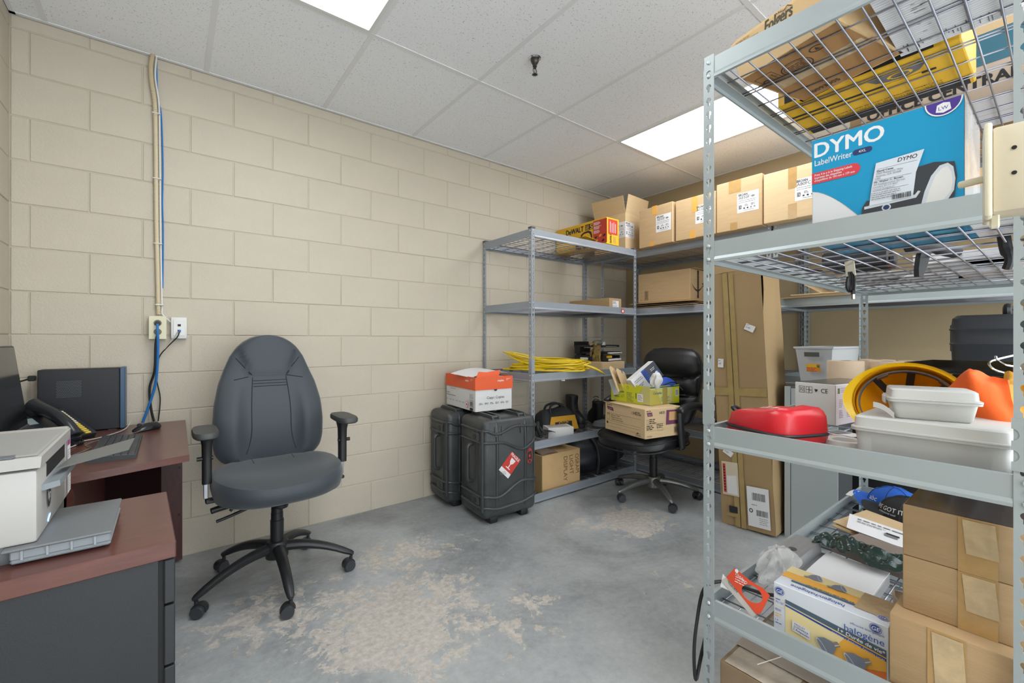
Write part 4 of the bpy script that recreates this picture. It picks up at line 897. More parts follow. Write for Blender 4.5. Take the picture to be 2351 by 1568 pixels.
# ================================================================ leather chair with boxes
M_LEA = mat('black_leather', '#1b1c1f', .32, bump=.35, bscale=220); M_PEW = mat('pewter_base', '#8e8f8e', .35, .7, var=.15, vscale=12)
t = thing('leather_chair', 'black leather office chair on a pewter star base, loaded with cartons', 'chair', (2.865, 1.925, 0), -90)
random.seed(4)
star_base(t, M_PEW, 38, .31, .15, .088, .05, .034, M_CB, M_CW)
MB().lathe([(.028, .14), (.028, .29), (.025, .292), (.025, .33), (.018, .332), (.018, .40)], 20).build('gas_lift', M_BLK, t)
MB().rbox(-.06, -.1, .375, .06, .08, .425, .01, 1).rbox(-.05, -.02, .33, .03, .05, .38, .006, 1).build('tilt_mechanism', M_BLK, t)
rings = []
for z, s_ in ((.415, .8), (.425, .93), (.45, 1), (.485, 1.0), (.51, .95), (.522, .86), (.527, .7), (.528, .4)):
    rings.append([(x, y, zz - .035 * max(0, (-(y + .13) / .27) - .45) * (zz > .43)) for x, y, zz in sring(0, -.13, z, .28 * s_, .30 * s_, .7, 40)])
st = MB().loft(rings).build('seat', M_LEA, t)
for z in (.435, .495): MB().tube([(x, y, zz - .035 * max(0, (-(y + .13) / .27) - .45)) for x, y, zz in sring(0, -.13, z, .283, .303, .7, 40)], .005, 6, closed=True).build('piping', M_BLK, st)
def chb(z): return .155 + .13 * ((z - .52) / .6) + .02 * math.sin((z - .52) / .6 * 5)
HB = [(.535, .16), (.56, .20), (.65, .225), (.78, .24), (.9, .252), (1.0, .25), (1.05, .232), (1.085, .20), (1.105, .15), (1.113, .08)]
def hb(z):
    for (a, p_), (c_, q) in zip(HB, HB[1:]):
        if a <= z <= c_: return p_ + (q - p_) * (z - a) / (c_ - a)
    return HB[-1][1]
rings = []
for i in range(61):
    z = .535 + (1.113 - .535) * i / 60; h = hb(z); n = 48; th = .05 * min(1, (1.116 - z) / .05) ** .5; rg = []
    for j in range(n):
        q = 2 * math.pi * j / n; x = h * math.copysign(abs(math.cos(q)) ** .7, math.cos(q)); y = th * math.copysign(abs(math.sin(q)) ** .6, math.sin(q))
        if y < 0:
            u = abs(x) / h; cr = 0
            for zc in (.905 - .03 * (1 - u * u) + .04 * max(0, u - .6), .76 - .02 * (1 - u * u)): cr = max(cr, math.exp(-((z - zc) / .013) ** 2))
            bul = .03 * (max(0, math.sin((z - .76) / .145 * math.pi)) if .76 < z < .905 else max(0, math.sin((z - .905) / .2 * math.pi)) if z >= .905 else .8)
            y -= (1 - u ** 3) * bul - .022 * cr + (.006 * math.sin(x * 90) * math.exp(-((z - .87) / .03) ** 2))
        rg.append((x, chb(z) + y, z))
    rings.append(rg)
bk = MB().loft(rings).build('backrest', M_LEA, t)
MB().tube([(hb(z) * s2 * 1.0, chb(z), z) for s2, z in [(-1, .56 + .54 * i / 20) for i in range(21)] + [(1, 1.10 - .54 * i / 20) for i in range(21)]], .006, 6).build('piping', M_BLK, bk)
MB().rbox(-.04, .1, .40, .04, .21, .43, .006, 1).rbox(-.04, .19, .41, .04, .225, .70, .006, 1).build('back_bracket', M_BLK, t)
for sx in (-1, 1):
    x = sx * .315
    ps = curve([(x, -.17, .69), (x, -.10, .712), (x, .0, .716), (x, .10, .70), (x, .19, .655)], 5)
    MB().tube(ps, [.021] + [.027] * (len(ps) - 2) + [.022], 14).build('armrest', mat('armrest_black', '#26282b', .35), t)
    MB().loft([[(x - sx * .004 + .017 * math.cos(a), y + .03 * math.sin(a), z) for a in [2 * math.pi * j / 14 for j in range(14)]] for y, z in ((-.155, .685), (-.15, .62), (-.14, .52), (-.125, .44))]).build('arm_post', M_BLK, t)
    MB().rbox(min(x, x * .6), -.15, .425, max(x, x * .6), -.10, .445, .006, 1).build('arm_bracket', M_BLK, t)
# towel carton on the seat
M_PUR = mat('plum_print', '#6d3359', .6)
t = thing('towel_carton', 'brown paper towel carton marked H035 standing on the leather chair', 'box', (2.628, 1.856, .529), -11)
w, d, h = .335, .40, .195
MB().rbox(-w/2, -d/2, 0, w/2, d/2, h, .003, 1).build('carton_body', M_CARDL, t)
MB().loft([[(-w/2, d/2, h), (-w/2, -d/2 + .12, h), (-w/2 - .012, -d/2 + .13, h + .004), (-w/2 - .014, d/2, h + .008)], [(-w/2, d/2, h - .003), (-w/2, -d/2 + .12, h - .003), (-w/2 - .012, -d/2 + .13, h + .001), (-w/2 - .014, d/2, h + .005)]], sm=False).build('carton_flap', M_CARDL, t)
M_INB = mat('brown_black_ink', '#3a332d', .7)
p = Print(*face(w, d, h, '-x'))
p.lines(.02, .178, .055, 1, .01, .005, M_INB, 3, 0).poly([(.02, .172), (.085, .165), (.095, .14), (.03, .148)], M_PUR).text('Select', .038, .151, .010, M_CARDL)
p.text('H035', .295, .145, .024, M_INB, w=.06, bold=.01).frame(.275, .148, .014, .014, .0015, M_INB).text('B', .358, .145, .012, M_INB)
p.quads([(.02, .122, .34, .001), (.02, .068, .34, .001), (.02, .052, .34, .001), (.02, .028, .34, .001)], M_INB).frame(.022, .078, .03, .04, .0014, M_INB).ell(.037, .117, .015, .007, M_INB, 16).ell(.037, .117, .012, .005, M_CARDL, 16).ell(.037, .117, .005, .002, M_INB, 12)
for k, s_ in enumerate(('Roll Paper Towels', "Rouleau d'essuie-mains", 'Toallas de rollo de papel')): p.text(s_, .07, .108 - k * .0145, .0085, M_INB)
p.rect(.02, .046, .016, .016, M_INB).text('Cascades', .315, .012, .009, M_INB, it=.2, bold=.01).ell(.335, .028, .009, .004, M_INB, 12, .6); p.build('printed_side', t)
p = Print(*face(w, d, h, '-y'))
p.lines(.012, .178, .04, 1, .01, .005, M_INB, 3, 0).poly([(.014, .172), (.06, .172), (.066, .146), (.022, .146)], M_PUR).text('Select', .026, .153, .009, M_CARDL).text('H035', .125, .155, .018, M_INB, w=.05, bold=.01)
p.poly([(.19, .178), (.32, .175), (.32, .08), (.185, .08)], M_PUR).poly([(.215, .165), (.295, .163), (.295, .105), (.212, .108)], mat('tan_print', '#c9a06a', .7)).frame(.014, .095, .014, .03, .0012, M_INB)
p.lines(.035, .122, .065, 3, .012, .006, M_INB, 5).lines(.012, .08, .07, 3, .011, .006, M_INB, 6).lines(.10, .088, .06, 3, .011, .005, M_INB, 8).frame(.11, .045, .045, .022, .001, M_INB).quads([(.012, .092, .16, .0008), (.012, .05, .16, .0008)], M_INB)
p.text('Cascades', .012, .012, .009, M_INB, it=.2).frame(.26, .02, .06, .04, .002, M_INB).bars(.265, .025, .05, .03, M_INB, 3, 14); p.build('printed_front', t)
# yellow open carton with odds and ends
M_LIME = mat('lime_yellow_print', '#c9cc2c', .35); M_LIMEP = mat('pale_lime_film', '#c3c07a', .2); M_TEAL = mat('dark_teal_print', '#1d5263', .5)
t = thing('tissue_carton', 'open lime yellow carton full of odds and ends on the brown towel carton', 'box', (2.752, 1.925, .725), -6)
w, d, h = .31, .365, .13; b = MB(); c_ = .004
for q in ((-w/2, -d/2, w/2, -d/2 + c_), (-w/2, d/2 - c_, w/2, d/2), (-w/2, -d/2 + c_, -w/2 + c_, d/2 - c_), (w/2 - c_, -d/2 + c_, w/2, d/2 - c_)): b.box(q[0], q[1], 0, q[2], q[3], h)
b.box(-w/2, -d/2, 0, w/2, d/2, .004); b.build('carton_body', M_LIMEP, t)
p = Print(*face(w, d, h, '-x'))
p.poly([(.05, .0), (.31, .0), (.26, .06), (.31, .13), (.03, .13), (.04, .06)], M_LIME).poly([(.0, .0), (.03, .0), (.02, .06), (.03, .13), (.0, .13)], M_LIME).rect(.038, .09, .012, .038, M_TEAL).text('Cascades', .035, .066, .018, M_TEAL, bold=.02, it=.1).text('enviro', .035, .047, .016, M_LIMEP).lines(.035, .038, .05, 2, .007, .003, M_TEAL, 3)
p.lines(.155, .07, .07, 8, .009, .003, M_TEAL, 5).ring(.165, .108, .01, .012, .002, M_TEAL, 16).rect(.255, .015, .055, .06, M_WHITE).frame(.255, .015, .055, .06, .001, M_INKG).lines(.262, .062, .04, 6, .007, .003, M_INKG, 2).rect(.24, .035, .006, .04, M_TEAL).ell(.12, .042, .015, .008, M_TEAL, 14, .4).ell(.12, .042, .012, .006, M_LIME, 14, .4)
p.build('printed_side', t)
p = Print(*face(w, d, h, '-y'))
p.rect(.24, .0, .07, .13, M_LIME).poly([(.0, 0), (.12, 0), (.10, .05), (.07, .10), (0, .11)], mat('olive_film', '#b3a955', .25)).text('Cascades', .03, .075, .017, M_TEAL, bold=.015, it=.1).rect(.265, .05, .034, .05, M_WHITE).bars(.269, .054, .026, .042, M_INK, 5, 14).lines(.11, .05, .1, 4, .009, .003, M_TEAL, 4).rect(.0, .118, .31, .008, M_TEAL).rect(.13, .0, .05, .12, mat('brown_film', '#9c8f4c', .25)); p.build('printed_front', t)
b = MB()
for k in range(14):
    x, y = -w/2 + .02 + .27 * random.random(), -d/2 + .02 + .32 * random.random()
    b.grid(3, 3, lambda u, v: (x - .03 + .06 * u, y - .03 + .06 * v, .09 + .045 * noise.noise(Vector((u * 2 + k, v * 2, k)))) )
b.build('crumpled_film', mat('clear_crumpled_film', '#dfe2e2', .12, alpha=.55), t)
t = thing('die_cut_board', 'die-cut kraft board standing in the lime yellow carton', 'board', (2.62, 2.03, .80), 30)
poly = [(-.08, 0), (-.05, 0), (-.045, .05), (-.02, .06), (-.02, .0), (.03, .0), (.04, .06), (.07, .065), (.075, .02), (.10, .02), (.085, .15), (.05, .165), (.045, .14), (.02, .14), (.01, .17), (-.06, .195), (-.095, .18)]
Mb = TM(rx=70, rz=-10)
hol = [[(-.055 + .008 * math.cos(a), .14 + .018 * math.sin(a)) for a in [2 * math.pi * j / 10 for j in range(10)]], [(.0 + .018 * math.cos(a), .10 + .009 * math.sin(a)) for a in [2 * math.pi * j / 10 for j in range(10)]], [(.062 + .008 * math.cos(a), .11 + .02 * math.sin(a)) for a in [2 * math.pi * j / 10 for j in range(10)]], [(-.04 + .007 * math.cos(a), .08 + .007 * math.sin(a)) for a in [2 * math.pi * j / 8 for j in range(8)]]]
def holed(b, poly, holes, z0, z1, M=None, mi=0):
    allp = list(poly); lo = [[Vector((x, y, 0)) for x, y in poly]]
    for h_ in holes: allp += h_; lo.append([Vector((x, y, 0)) for x, y in h_])
    tri = [tuple(q) for q in tessellate_polygon(lo)]; n = len(allp)
    fs = [q for q in tri] + [tuple(n + i for i in reversed(q)) for q in tri]; o_ = 0
    for lp in [poly] + list(holes):
        k = len(lp); fs += [(o_ + i, o_ + (i + 1) % k, n + o_ + (i + 1) % k, n + o_ + i) for i in range(k)]; o_ += k
    return b.add([(x, y, z0) for x, y in allp] + [(x, y, z1) for x, y in allp], fs, mi, False, M)
holed(MB(), poly, hol, 0, .004, Mb).build('board_sheet', M_CARDL, t)
holed(MB(), [(x * .9 + .03, y * .85) for x, y in poly], [], .03, .034, Mb).build('board_sheet', M_CARDL, t)
t = thing('glove_box', 'tilted blue and white disposable glove box sticking out of the lime yellow carton', 'box', (2.725, 1.86, .85), 0, None, (R(-6), R(-36), R(-22)))
MB().rbox(-.115, -.035, 0, .115, .035, .13, .001, 1).build('carton_body', M_WHITE, t)
M_NAVY = mat('navy_print', '#23315f', .4); M_CBL = mat('cobalt_print', '#2c56b4', .4)
p = Print(*face(.23, .07, .13, '-y')); p.rect(.115, 0, .115, .13, mat('charcoal_print', '#363b46', .4)).poly([(.10, .13), (.10, .03), (.125, 0), (.15, 0), (.135, .13)], M_CBL)
for i in range(4):
    for j in range(8): p.ell(.105 + i * .011, .01 + j * .015, .0035, .005, M_NAVY, 8)
p.lines(.015, .10, .075, 2, .012, .004, M_INKG, 3).lines(.02, .06, .06, 2, .012, .004, M_CBL, 4).ell(.20, .05, .02, .016, M_CBL, 16).ell(.195, .055, .012, .009, M_WHITE, 14).lines(.165, .095, .05, 2, .011, .004, M_WHITE, 5); p.build('printed_front', t)
p = Print(*face(.23, .07, .13, '-x')); p.rect(.0, .0, .07, .13, M_WC).bars(.02, .04, .025, .03, M_INKG, 3, 10); p.build('printed_end', t)
M_TIS = mat('white_tissue', '#d2d1cd', .85)
t = tag(MB().loft([[(r_ * math.cos(a) * (1 + .5 * noise.noise(Vector((2.2 * math.cos(a), 2.2 * math.sin(a), z * 22)))), r_ * .8 * math.sin(a) * (1 + .5 * noise.noise(Vector((2.2 * math.cos(a), 2.2 * math.sin(a), z * 22 + 5)))), z) for a in [2 * math.pi * j / 24 for j in range(24)]] for z, r_ in ((0, .02), (.012, .03), (.024, .036), (.036, .04), (.048, .044), (.06, .045), (.072, .044), (.084, .04), (.094, .034), (.104, .031), (.112, .026), (.118, .012))]).build('crumpled_tissue', M_TIS, None, (2.655, 1.765, .835), (R(10), R(-10), 0)), 'crumpled white tissue in front of the tilted glove box', 'tissue')
t = thing('blue_pouch', 'small blue zipped pouch lying at the right end of the lime yellow carton', 'pouch', (2.80, 1.79, .842), -10)
MB().loft([[(x, y, z) for x, y, z in sring(.0, 0, zz, a, c2, .8, 24)] for zz, a, c2 in ((0, .10, .05), (.015, .105, .055), (.04, .08, .035), (.06, .045, .015), (.066, .02, .006))]).build('pouch_body', mat('royal_blue_cloth', '#1f49a8', .6, bump=.3, bscale=40), t)
MB().tube(curve([(-.08, -.05, .012), (-.02, -.058, .03), (.05, -.055, .03), (.1, -.03, .01), (.13, -.05, -.03)], 5), .004, 6).build('black_drawstring', M_BLK, t)
tag(MB().rbox(-.03, -.002, 0, .03, .002, .12, .001, 1).build('metal_plate', mat('grey_metal_plate', '#a9adab', .4, .3), None, (2.60, 2.05, .775), (R(-20), R(-14), R(-35))), 'thin grey metal plate leaning in the left corner of the lime yellow carton', 'plate')
# ================================================================ corner shelving unit: row of fan cartons
def strips(t, w, d, h, segs, m):
    for (x, z, ww, hh) in segs: MB().box(-w/2 - .0009, d/2 - x - ww, z, -w/2, d/2 - x, z + hh).build('parcel_tape', m, t)
B_TOP = LEV[0] + .001
fan = [('leftmost kraft fan carton of the row on the corner shelf, beside the open carton', 2.133, .335, .33, -3, 'AE50F', .175, .105, M_CARD, [(.135, .26, .05, .075), (.11, 0, .045, .04)], M_TAPEY),
       ('kraft fan carton partly hidden behind the near shelf post, second in the row', 1.79, .33, .323, 0, 'A110FC', .17, .105, M_CARD, [(.14, .20, .05, .12), (.12, 0, .05, .06)], M_TAPEY),
       ('kraft fan carton right of the near shelf post, labelled AE50F, third in the row', 1.462, .318, .36, 1, 'AE50F', .15, .115, M_CARD, [(.09, .27, .085, .09), (.10, 0, .05, .055)], M_TAPE),
       ('pale kraft fan carton beside the blue label printer box, last in the row', 1.125, .34, .338, 2, 'A80FC', .19, .11, M_CARDL, [(.15, .20, .05, .138), (.15, 0, .05, .10)], M_TAPE)]
for lab, y, w, h, rz, code, lx, lz, m, sg, tm in fan:
    t = thing('fan_carton', lab, 'box', (3.385, y, B_TOP), rz, 'fan cartons on the corner shelf')
    MB().rbox(-.17, -w/2, 0, .17, w/2, h, .004, 1).build('carton_body', m, t)
    strips(t, .34, w, h, sg, tm)
    MB().box(-.17, -.0012, h, .17, .0012, h + .0006).build('flap_seam', M_CARDI, t)
    p = Print(*face(.34, w, h, '-x')); fan_label(p, lx, lz, .145, .14, code); p.build('printed_label', t)
t = thing('parcel_carton', 'brown parcel carton with black tape and a curved arrow mark, on the corner shelf', 'box', (3.545, 2.195, 1.512), 2)
w, d, h = .29, .50, .262
MB().rbox(-w/2, -d/2, 0, w/2, d/2, h, .004, 1).build('carton_body', M_CARD, t)
MB().loft([[(-w/2 + .01, -d/2, h), (w/2, -d/2, h), (w/2 + .0, -d/2 - .03, h + .005), (-w/2 + .01, -d/2 - .03, h + .004)], [(-w/2 + .01, -d/2, h - .003), (w/2, -d/2, h - .003), (w/2 + .0, -d/2 - .03, h + .002), (-w/2 + .01, -d/2 - .03, h + .001)]], sm=False).build('carton_flap', M_CARDD, t)
p = Print(*face(w, d, h, '-y')); p.rect(.12, .02, .03, .235, mat('black_parcel_tape', '#2a2622', .3)); p.lines(.123, .23, .02, 9, .022, .004, M_INKG, 4)
arc = [(.03 + .19 * s_ , .13 - .055 * math.sin(math.pi * s_) , .004 + .012 * math.sin(math.pi * s_)) for s_ in [i / 14 for i in range(15)]]
p.poly([(x, y) for x, y, q in arc] + [(x, y + q) for x, y, q in reversed(arc)], M_INB).poly([(.235, .155), (.20, .15), (.203, .143), (.222, .146), (.218, .12), (.225, .118)], M_INB); p.build('arrow_mark', t)
p = Print(*face(w, d, h, '-x')); p.frame(.07, .02, .035, .085, .0025, M_INB).quads([(.075, .03 + .012 * k, .025, .006) for k in range(6)], M_INB).quads([(.03, .02, .012, .002), (.03, .02, .002, .01), (.03, .09, .012, .002)], M_INB); p.build('printed_marks', t)
rnd = random.Random(9)
M_LAY = [M_CARDD, M_CARD, mat('inner_grey_cardboard', '#8a7565', .85), M_CARDL, mat('white_lined_card', '#d3d2cf', .6), M_CARDD, M_CARD]
for k in range(7):
    L1, L2 = rnd.uniform(.30, .42), rnd.uniform(.62, .82); z = ZT[1] + .002 + .0125 * k; bw = rnd.uniform(.004, .008)
    def sheet(u, v, L1=L1, L2=L2, k=k): return ((u - .5) * L1, (v - .5) * L2, .004 * math.sin(3 * v + k) * (1 - abs(u - .5)) + .002)
    t = tag(MB().grid(3, 8, sheet, t=.005).build('flattened_carton', M_LAY[k], None, (3.52 + rnd.uniform(-.03, .02), 2.20 + rnd.uniform(-.04, .05), z + .004), (0, 0, R(rnd.uniform(-5, 5)))),
            ['flattened brown carton at the bottom of the pile under the parcel carton', 'flattened kraft carton, second from the bottom of the pile under the parcel carton', 'flattened greyish carton, third from the bottom of the pile', 'flattened pale kraft carton in the middle of the pile', 'white-lined flattened carton in the upper half of the pile', 'flattened brown carton, second from the top of the pile', 'flattened kraft carton on top of the pile, right under the parcel carton'][k], 'cardboard', 'flattened cartons on the corner shelf')
# ================================================================ tall carton, cabinet, bin
M_TALL = mat('olive_kraft_cardboard', '#a08660', .7, var=.07, vscale=3, bump=.35, bscale=7)
t = thing('tall_carton', 'tall worn brown carton standing on the floor, leaning behind the near shelf', 'box', (2.80, 1.372, .0), 0, None, (R(-3.0), 0, R(2)))
H = 1.60; b = MB()
def wob(x, y, z): return .010 * noise.noise(Vector((x * 4, y * 4, z * 3)))
def side(f, nu, nv): b.grid(nu, nv, f)
b.grid(6, 24, lambda u, v: (wob(0, u, v * H) * .6, -.312 * u, H * v), sm=True)
b.grid(6, 24, lambda u, v: (.30 * u + .0, -.312 + wob(u, 9, v * H) * 1.6 - .012 * math.sin(math.pi * u) * math.sin(math.pi * v), H * v - .03 * u * (v > .95)), sm=True)
b.grid(1, 1, lambda u, v: (.30 * u, 0, H * v)); b.grid(1, 1, lambda u, v: (.30, -.312 * u, H * v)); b.grid(1, 1, lambda u, v: (.30 * u, -.312 * v, 0)); b.grid(1, 1, lambda u, v: (.30 * u, -.312 * v, H - .02))
b.build('carton_body', M_TALL, t)
MB().grid(4, 3, lambda u, v: (.02 + .01 * v, -.312 * u, H + .06 * v + .01 * math.sin(5 * u)), t=.004).build('carton_flap', M_TALL, t)
M_TAPO = mat('olive_parcel_tape', '#a48d5c', .25, var=.12, vscale=15)
p = Print((-.0075, 0, 0), (0, -1, 0), (0, 0, 1)); p.h = .001
p.rect(.085, .0, .032, H, M_TAPO).rect(.122, .0, .03, H, M_TAPO).rect(0, .82, .31, .05, M_TAPO).rect(.1185, 0, .003, H, M_INB); p.build('parcel_tape', t)
p = Print((-.009, 0, 0), (0, -1, 0), (0, 0, 1)); p.h = .002
def tagp(x, y, w, h, r, sd):
    c_, s_ = math.cos(R(r)), math.sin(R(r)); f = lambda a, e: (x + a * c_ - e * s_, y + a * s_ + e * c_)
    p.poly([f(0, 0), f(w, 0), f(w, h), f(0, h)], M_WHITE); q = f(w * .1, h * .35); p.text('LA-4807', q[0], q[1], h * .22, M_INK, rot=r, w=w * .5); q = f(w * .1, h * .72); p.lines(q[0], q[1], w * .5, 1, .01, h * .07, M_INKG, sd)
for a_ in ((.20, 1.235, .058, .04, -28, 1), (.028, 1.0, .035, .055, -5, 2), (.03, .46, .06, .035, -32, 3)):
    p = Print((-.009, 0, 0), (0, -1, 0), (0, 0, 1)); p.h = .002; tagp(*a_); p.build('stock_label', t)
p = Print((-.009, 0, 0), (0, -1, 0), (0, 0, 1)); p.h = .002
p.rect(.165, .03, .125, .24, M_WHITE).bars(.195, .19, .075, .045, M_INK, 4, 20).bars(.215, .10, .065, .035, M_INK, 6, 22).ring(.185, .125, .011, .013, .005, M_INK, 16).lines(.19, .16, .05, 1, .01, .004, M_INKG, 2).lines(.23, .085, .05, 4, .011, .003, M_INKG, 3)
p.rect(.02, .19, .10, .21, mat('clear_pouch', '#c9bda6', .15)).rect(.027, .205, .017, .18, M_STK).quads([(.03, .215 + .018 * k, .011, .009) for k in range(9)], M_INK).poly([(.05, .20), (.112, .20), (.108, .32), (.05, .31)], mat('crumpled_white_label', '#d7d6d4', .5, bump=.3, bscale=50))
p.rect(.055, .085, .05, .04, M_INK).rect(.04, .06, .08, .02, M_TAPO); p.build('printed_label', t)
M_CAB_ = mat('pale_blue_grey_steel', '#aab3b5', .4, .1)
t = thing('filing_cabinet', 'pale blue grey steel cabinet on the floor beside the tall brown carton', 'cabinet', (3.03, .915, 0), 0)
MB().rbox(-.13, -.135, 0, .13, .13, .90, .003, 1).build('cabinet_body', mat('dark_and_shaded_steel', '#55585a', .35, .3), t)  # shade on the cabinet side put into the body colour
MB().box(-.136, -.135, .02, -.13, .095, .89).build('door', M_CAB_, t)
MB().box(-.136, .099, .0, -.13, .13, .90).build('door_stile', M_CAB_, t)
t = thing('storage_bin', 'silver grey plastic storage bin with a handle slot and orange label, behind the paper rolls', 'bin', (3.20, .91, LEV[2] + .001), 0)
M_BIN = mat('silver_plastic', '#b9bcbf', .35)
lo = lambda a, c2, z: [(-a, -c2, z), (a, -c2, z), (a, c2, z), (-a, c2, z)]
b = MB(); b.loft([lo(.23, .075, 0), lo(.262, .092, .19), lo(.272, .1, .192), lo(.272, .1, .202), lo(.258, .088, .202), lo(.226, .071, .006)], caps=False, sm=False)
b.add(lo(.23, .075, 0), [(0, 1, 2, 3)]); b.add(lo(.226, .071, .006), [(0, 1, 2, 3)]); b.build('bin_body', M_BIN, t)
p = Print((-.2615, .085, 0), (0, -1, 0), (-.16, 0, 1)); p.h = .004; p.rect(.048, .148, .075, .026, mat('slot_shadow', '#53514c', .8)); p.h = .004
p.rect(.055, .06, .07, .045, mat('orange_label', '#d5892a', .5)).rect(.055, .085, .05, .02, M_YEL).lines(.058, .08, .05, 3, .009, .004, M_REDP, 3).ell(.115, .092, .007, .008, mat('green_dot', '#3f7a3c', .5), 12)
p.build('printed_label', t)
t = thing('torn_carton', 'torn open kraft carton with white padding on the second level of the right shelving unit', 'box', (3.52, 1.0, LEV[1] + .001), 0)
b = MB(); b.box(-.27, -.20, 0, .2, .2, .004).grid(2, 6, lambda u, v: (-.27 - .02 * u, -.17 + .3 * v, .004 + .012 * u), t=.004)
b.loft([[(-.2, -.05, .004), (.1, -.05, .004), (.1, .10, .11), (-.2, .08, .09)], [(-.2, -.045, .004), (.1, -.045, .004), (.1, .105, .11), (-.2, .085, .09)]], sm=False); b.build('carton_sheet', M_CARD, t)
MB().loft([sring(-.02, -.12, z, a, c2, .7, 20) for z, a, c2 in ((.004, .17, .06), (.02, .18, .065), (.05, .15, .05), (.065, .06, .02))]).build('padding', M_TIS, t)
for k, (z, lab) in enumerate(((ZT[4], 'black tote added to fill the black area, right shelving unit, lowest level'), (ZT[3], 'black tote added to fill the black area, right shelving unit, fourth level'))):  # made-up totes that fill the black area beyond the cabinet
    t = thing('black_fill_tote', lab, 'tote', (3.60, .55, z), 0, 'black totes added to fill the black area')
    MB().loft([lo(.24, .40, 0), lo(.26, .43, .32)], sm=False).build('tote_body', mat('black_tote_plastic', '#131416', .5), t)
    MB().rbox(-.272, -.445, .32, .272, .445, .345, .006, 1).build('tote_lid', M_BLKM, t)
t = carton('brown_carton', 'brown carton on top of the right shelving unit, seen past the blue printer box', 'box', (3.52, .12, LEV[0] + .001), .40, .55, .26, 0, m=M_CARD, tape=M_TAPE)
t = carton('brown_carton', 'brown carton added on top of the right shelving unit to shade the tan wall', 'box', (3.56, .66, LEV[0] + .001), .40, .48, .22, 0, m=M_CARDD, tape=M_TAPE)  # added so that it shades the tan wall below
for y, lab in ((.10, 'flat dark brown carton added to shade the tan wall, right end of second level'), (.58, 'flat dark brown carton added to shade the tan wall, middle of second level')):  # unseen cartons added to keep light off the tan wall
    t = carton('flat_carton', lab, 'box', (3.605, y, ZT[1] + .001), .55, .44, .03, 0, 'flat cartons added to shade the tan wall', m=M_CARDD)
# ================================================================ near shelving unit, top level
DT = ZT
t = thing('coffee_carton', 'kraft Folgers coffee carton set askew at the front of the top near shelf', 'box', (1.418, .428, DT[0]), -14)
w, d, h = .285, .262, .13
MB().loft([[(-w/2, -d/2, 0), (w/2, -d/2, 0), (w/2, d/2, 0), (-w/2, d/2, 0)], [(-w/2, -d/2 - .004, h * .9), (w/2, -d/2, h * .9), (w/2, d/2 + .02, h * .9), (-w/2, d/2 + .034, h * .9)], [(-w/2 + .006, -d/2, h), (w/2, -d/2, h), (w/2, d/2 + .01, h), (-w/2 + .006, d/2 + .02, h)]], sm=False).build('carton_body', mat('cream_kraft_cardboard', '#d9b98a', .75, var=.04, vscale=6), t)
M_BRI = mat('brown_bottom_board', '#a67c4c', .75, var=.1, vscale=8)
p = Print(*face(w, d, h, '-zx')); p.rect(.006, .004, d - .012, w - .008, M_BRI).rect(.0, .125, d, .004, M_CARDI).poly([(.02, .13), (.25, .12), (.25, .17), (.02, .18)], M_TAPEG)
p.ring(.11, .20, .04, .035, .003, M_INB).ring(.11, .20, .032, .028, .0015, M_INB).lines(.088, .213, .045, 5, .007, .003, M_INB, 3, .1).ring(.18, .23, .018, .015, .003, M_INB).poly([(.174, .223), (.186, .223), (.18, .238)], M_INB)
p.frame(.015, .185, .05, .06, .0015, M_INB).text('Corrugated', .058, .19, .008, M_INB, rot=90, w=.04).text('Recycles', .048, .19, .008, M_INB, rot=90, w=.035).ring(.028, .205, .011, .012, .004, M_INB, 16).text('0093005', .05, .025, .017, M_INB, w=.075, rot=180 if False else 0, bold=.01); p.build('printed_bottom', t)
p = Print((-w/2, d/2 + .022, 0), (0, -1, 0), (0, 0, 1)); M_OLI = mat('olive_black_ink', '#4b4a3c', .7)
p.text('Folgers', .098, .088, .033, M_OLI, w=.076, bold=.02, it=.05).lines(.118, .062, .045, 1, .01, .004, M_INKG, 4, 0)
for k in range(9): a = R(20 + k * 17); p.poly([(.137 + .012 * math.cos(a) + .002 * math.sin(a), .108 + .008 * math.sin(a)), (.137 + .026 * math.cos(a), .108 + .016 * math.sin(a)), (.137 + .012 * math.cos(a) - .002 * math.sin(a), .108 + .009 * math.sin(a))], M_OLI)
p.poly([(.15, .113), (.162, .122), (.176, .112), (.173, .111), (.162, .119), (.153, .112)], M_OLI)
for k, s_ in enumerate(('DISTRIBUTED BY:', 'THE FOLGER COFFEE COMPANY', 'ORRVILLE, OHIO 44667 U.S.A.', 'QUESTIONS? COMMENTS?', 'CALL 1-800-937-9745')): p.text(s_, .008, .108 - .0105 * k, .0062, M_OLI, w=(.044, .072, .07, .056, .058)[k])
p.build('printed_front', t)
tag(MB().loft([[(r_ * math.cos(a) * (1 + .3 * noise.noise(Vector((2 * a, z * 20, 4)))), r_ * math.sin(a) * (1 + .3 * noise.noise(Vector((2 * a, z * 20, 8)))), z) for a in [2 * math.pi * j / 20 for j in range(20)]] for z, r_ in ((0, .05), (.03, .06), (.07, .045), (.11, .02), (.12, .005))]).build('plastic_bag', mat('clear_plastic_bag', '#d9d9dc', .12, alpha=.6), None, (1.40, .43, DT[0] + .131)), 'crumpled clear plastic bag on top of the coffee carton', 'bag')
M_CORO = mat('white_corrugated_plastic', '#d2d2d4', .45, bump=.6, bscale=40, stretch=(1, 1, 1)); M_SCUF = mat('black_scuff', '#6a6867', .7)
t = thing('white_carton', 'scuffed white corrugated plastic box at the right front of the top near shelf', 'box', (1.375, .17, DT[0]), 0)
b = MB()
for k in range(34): b.box(-.165 + k * .0098, -.105, 0, -.165 + k * .0098 + .0086, .105, .0015)
b.rbox(-.165, -.105, .0012, .165, .105, .12, .002, 1); b.build('carton_body', mat('white_coroplast', '#d2d2d4', .45), t)
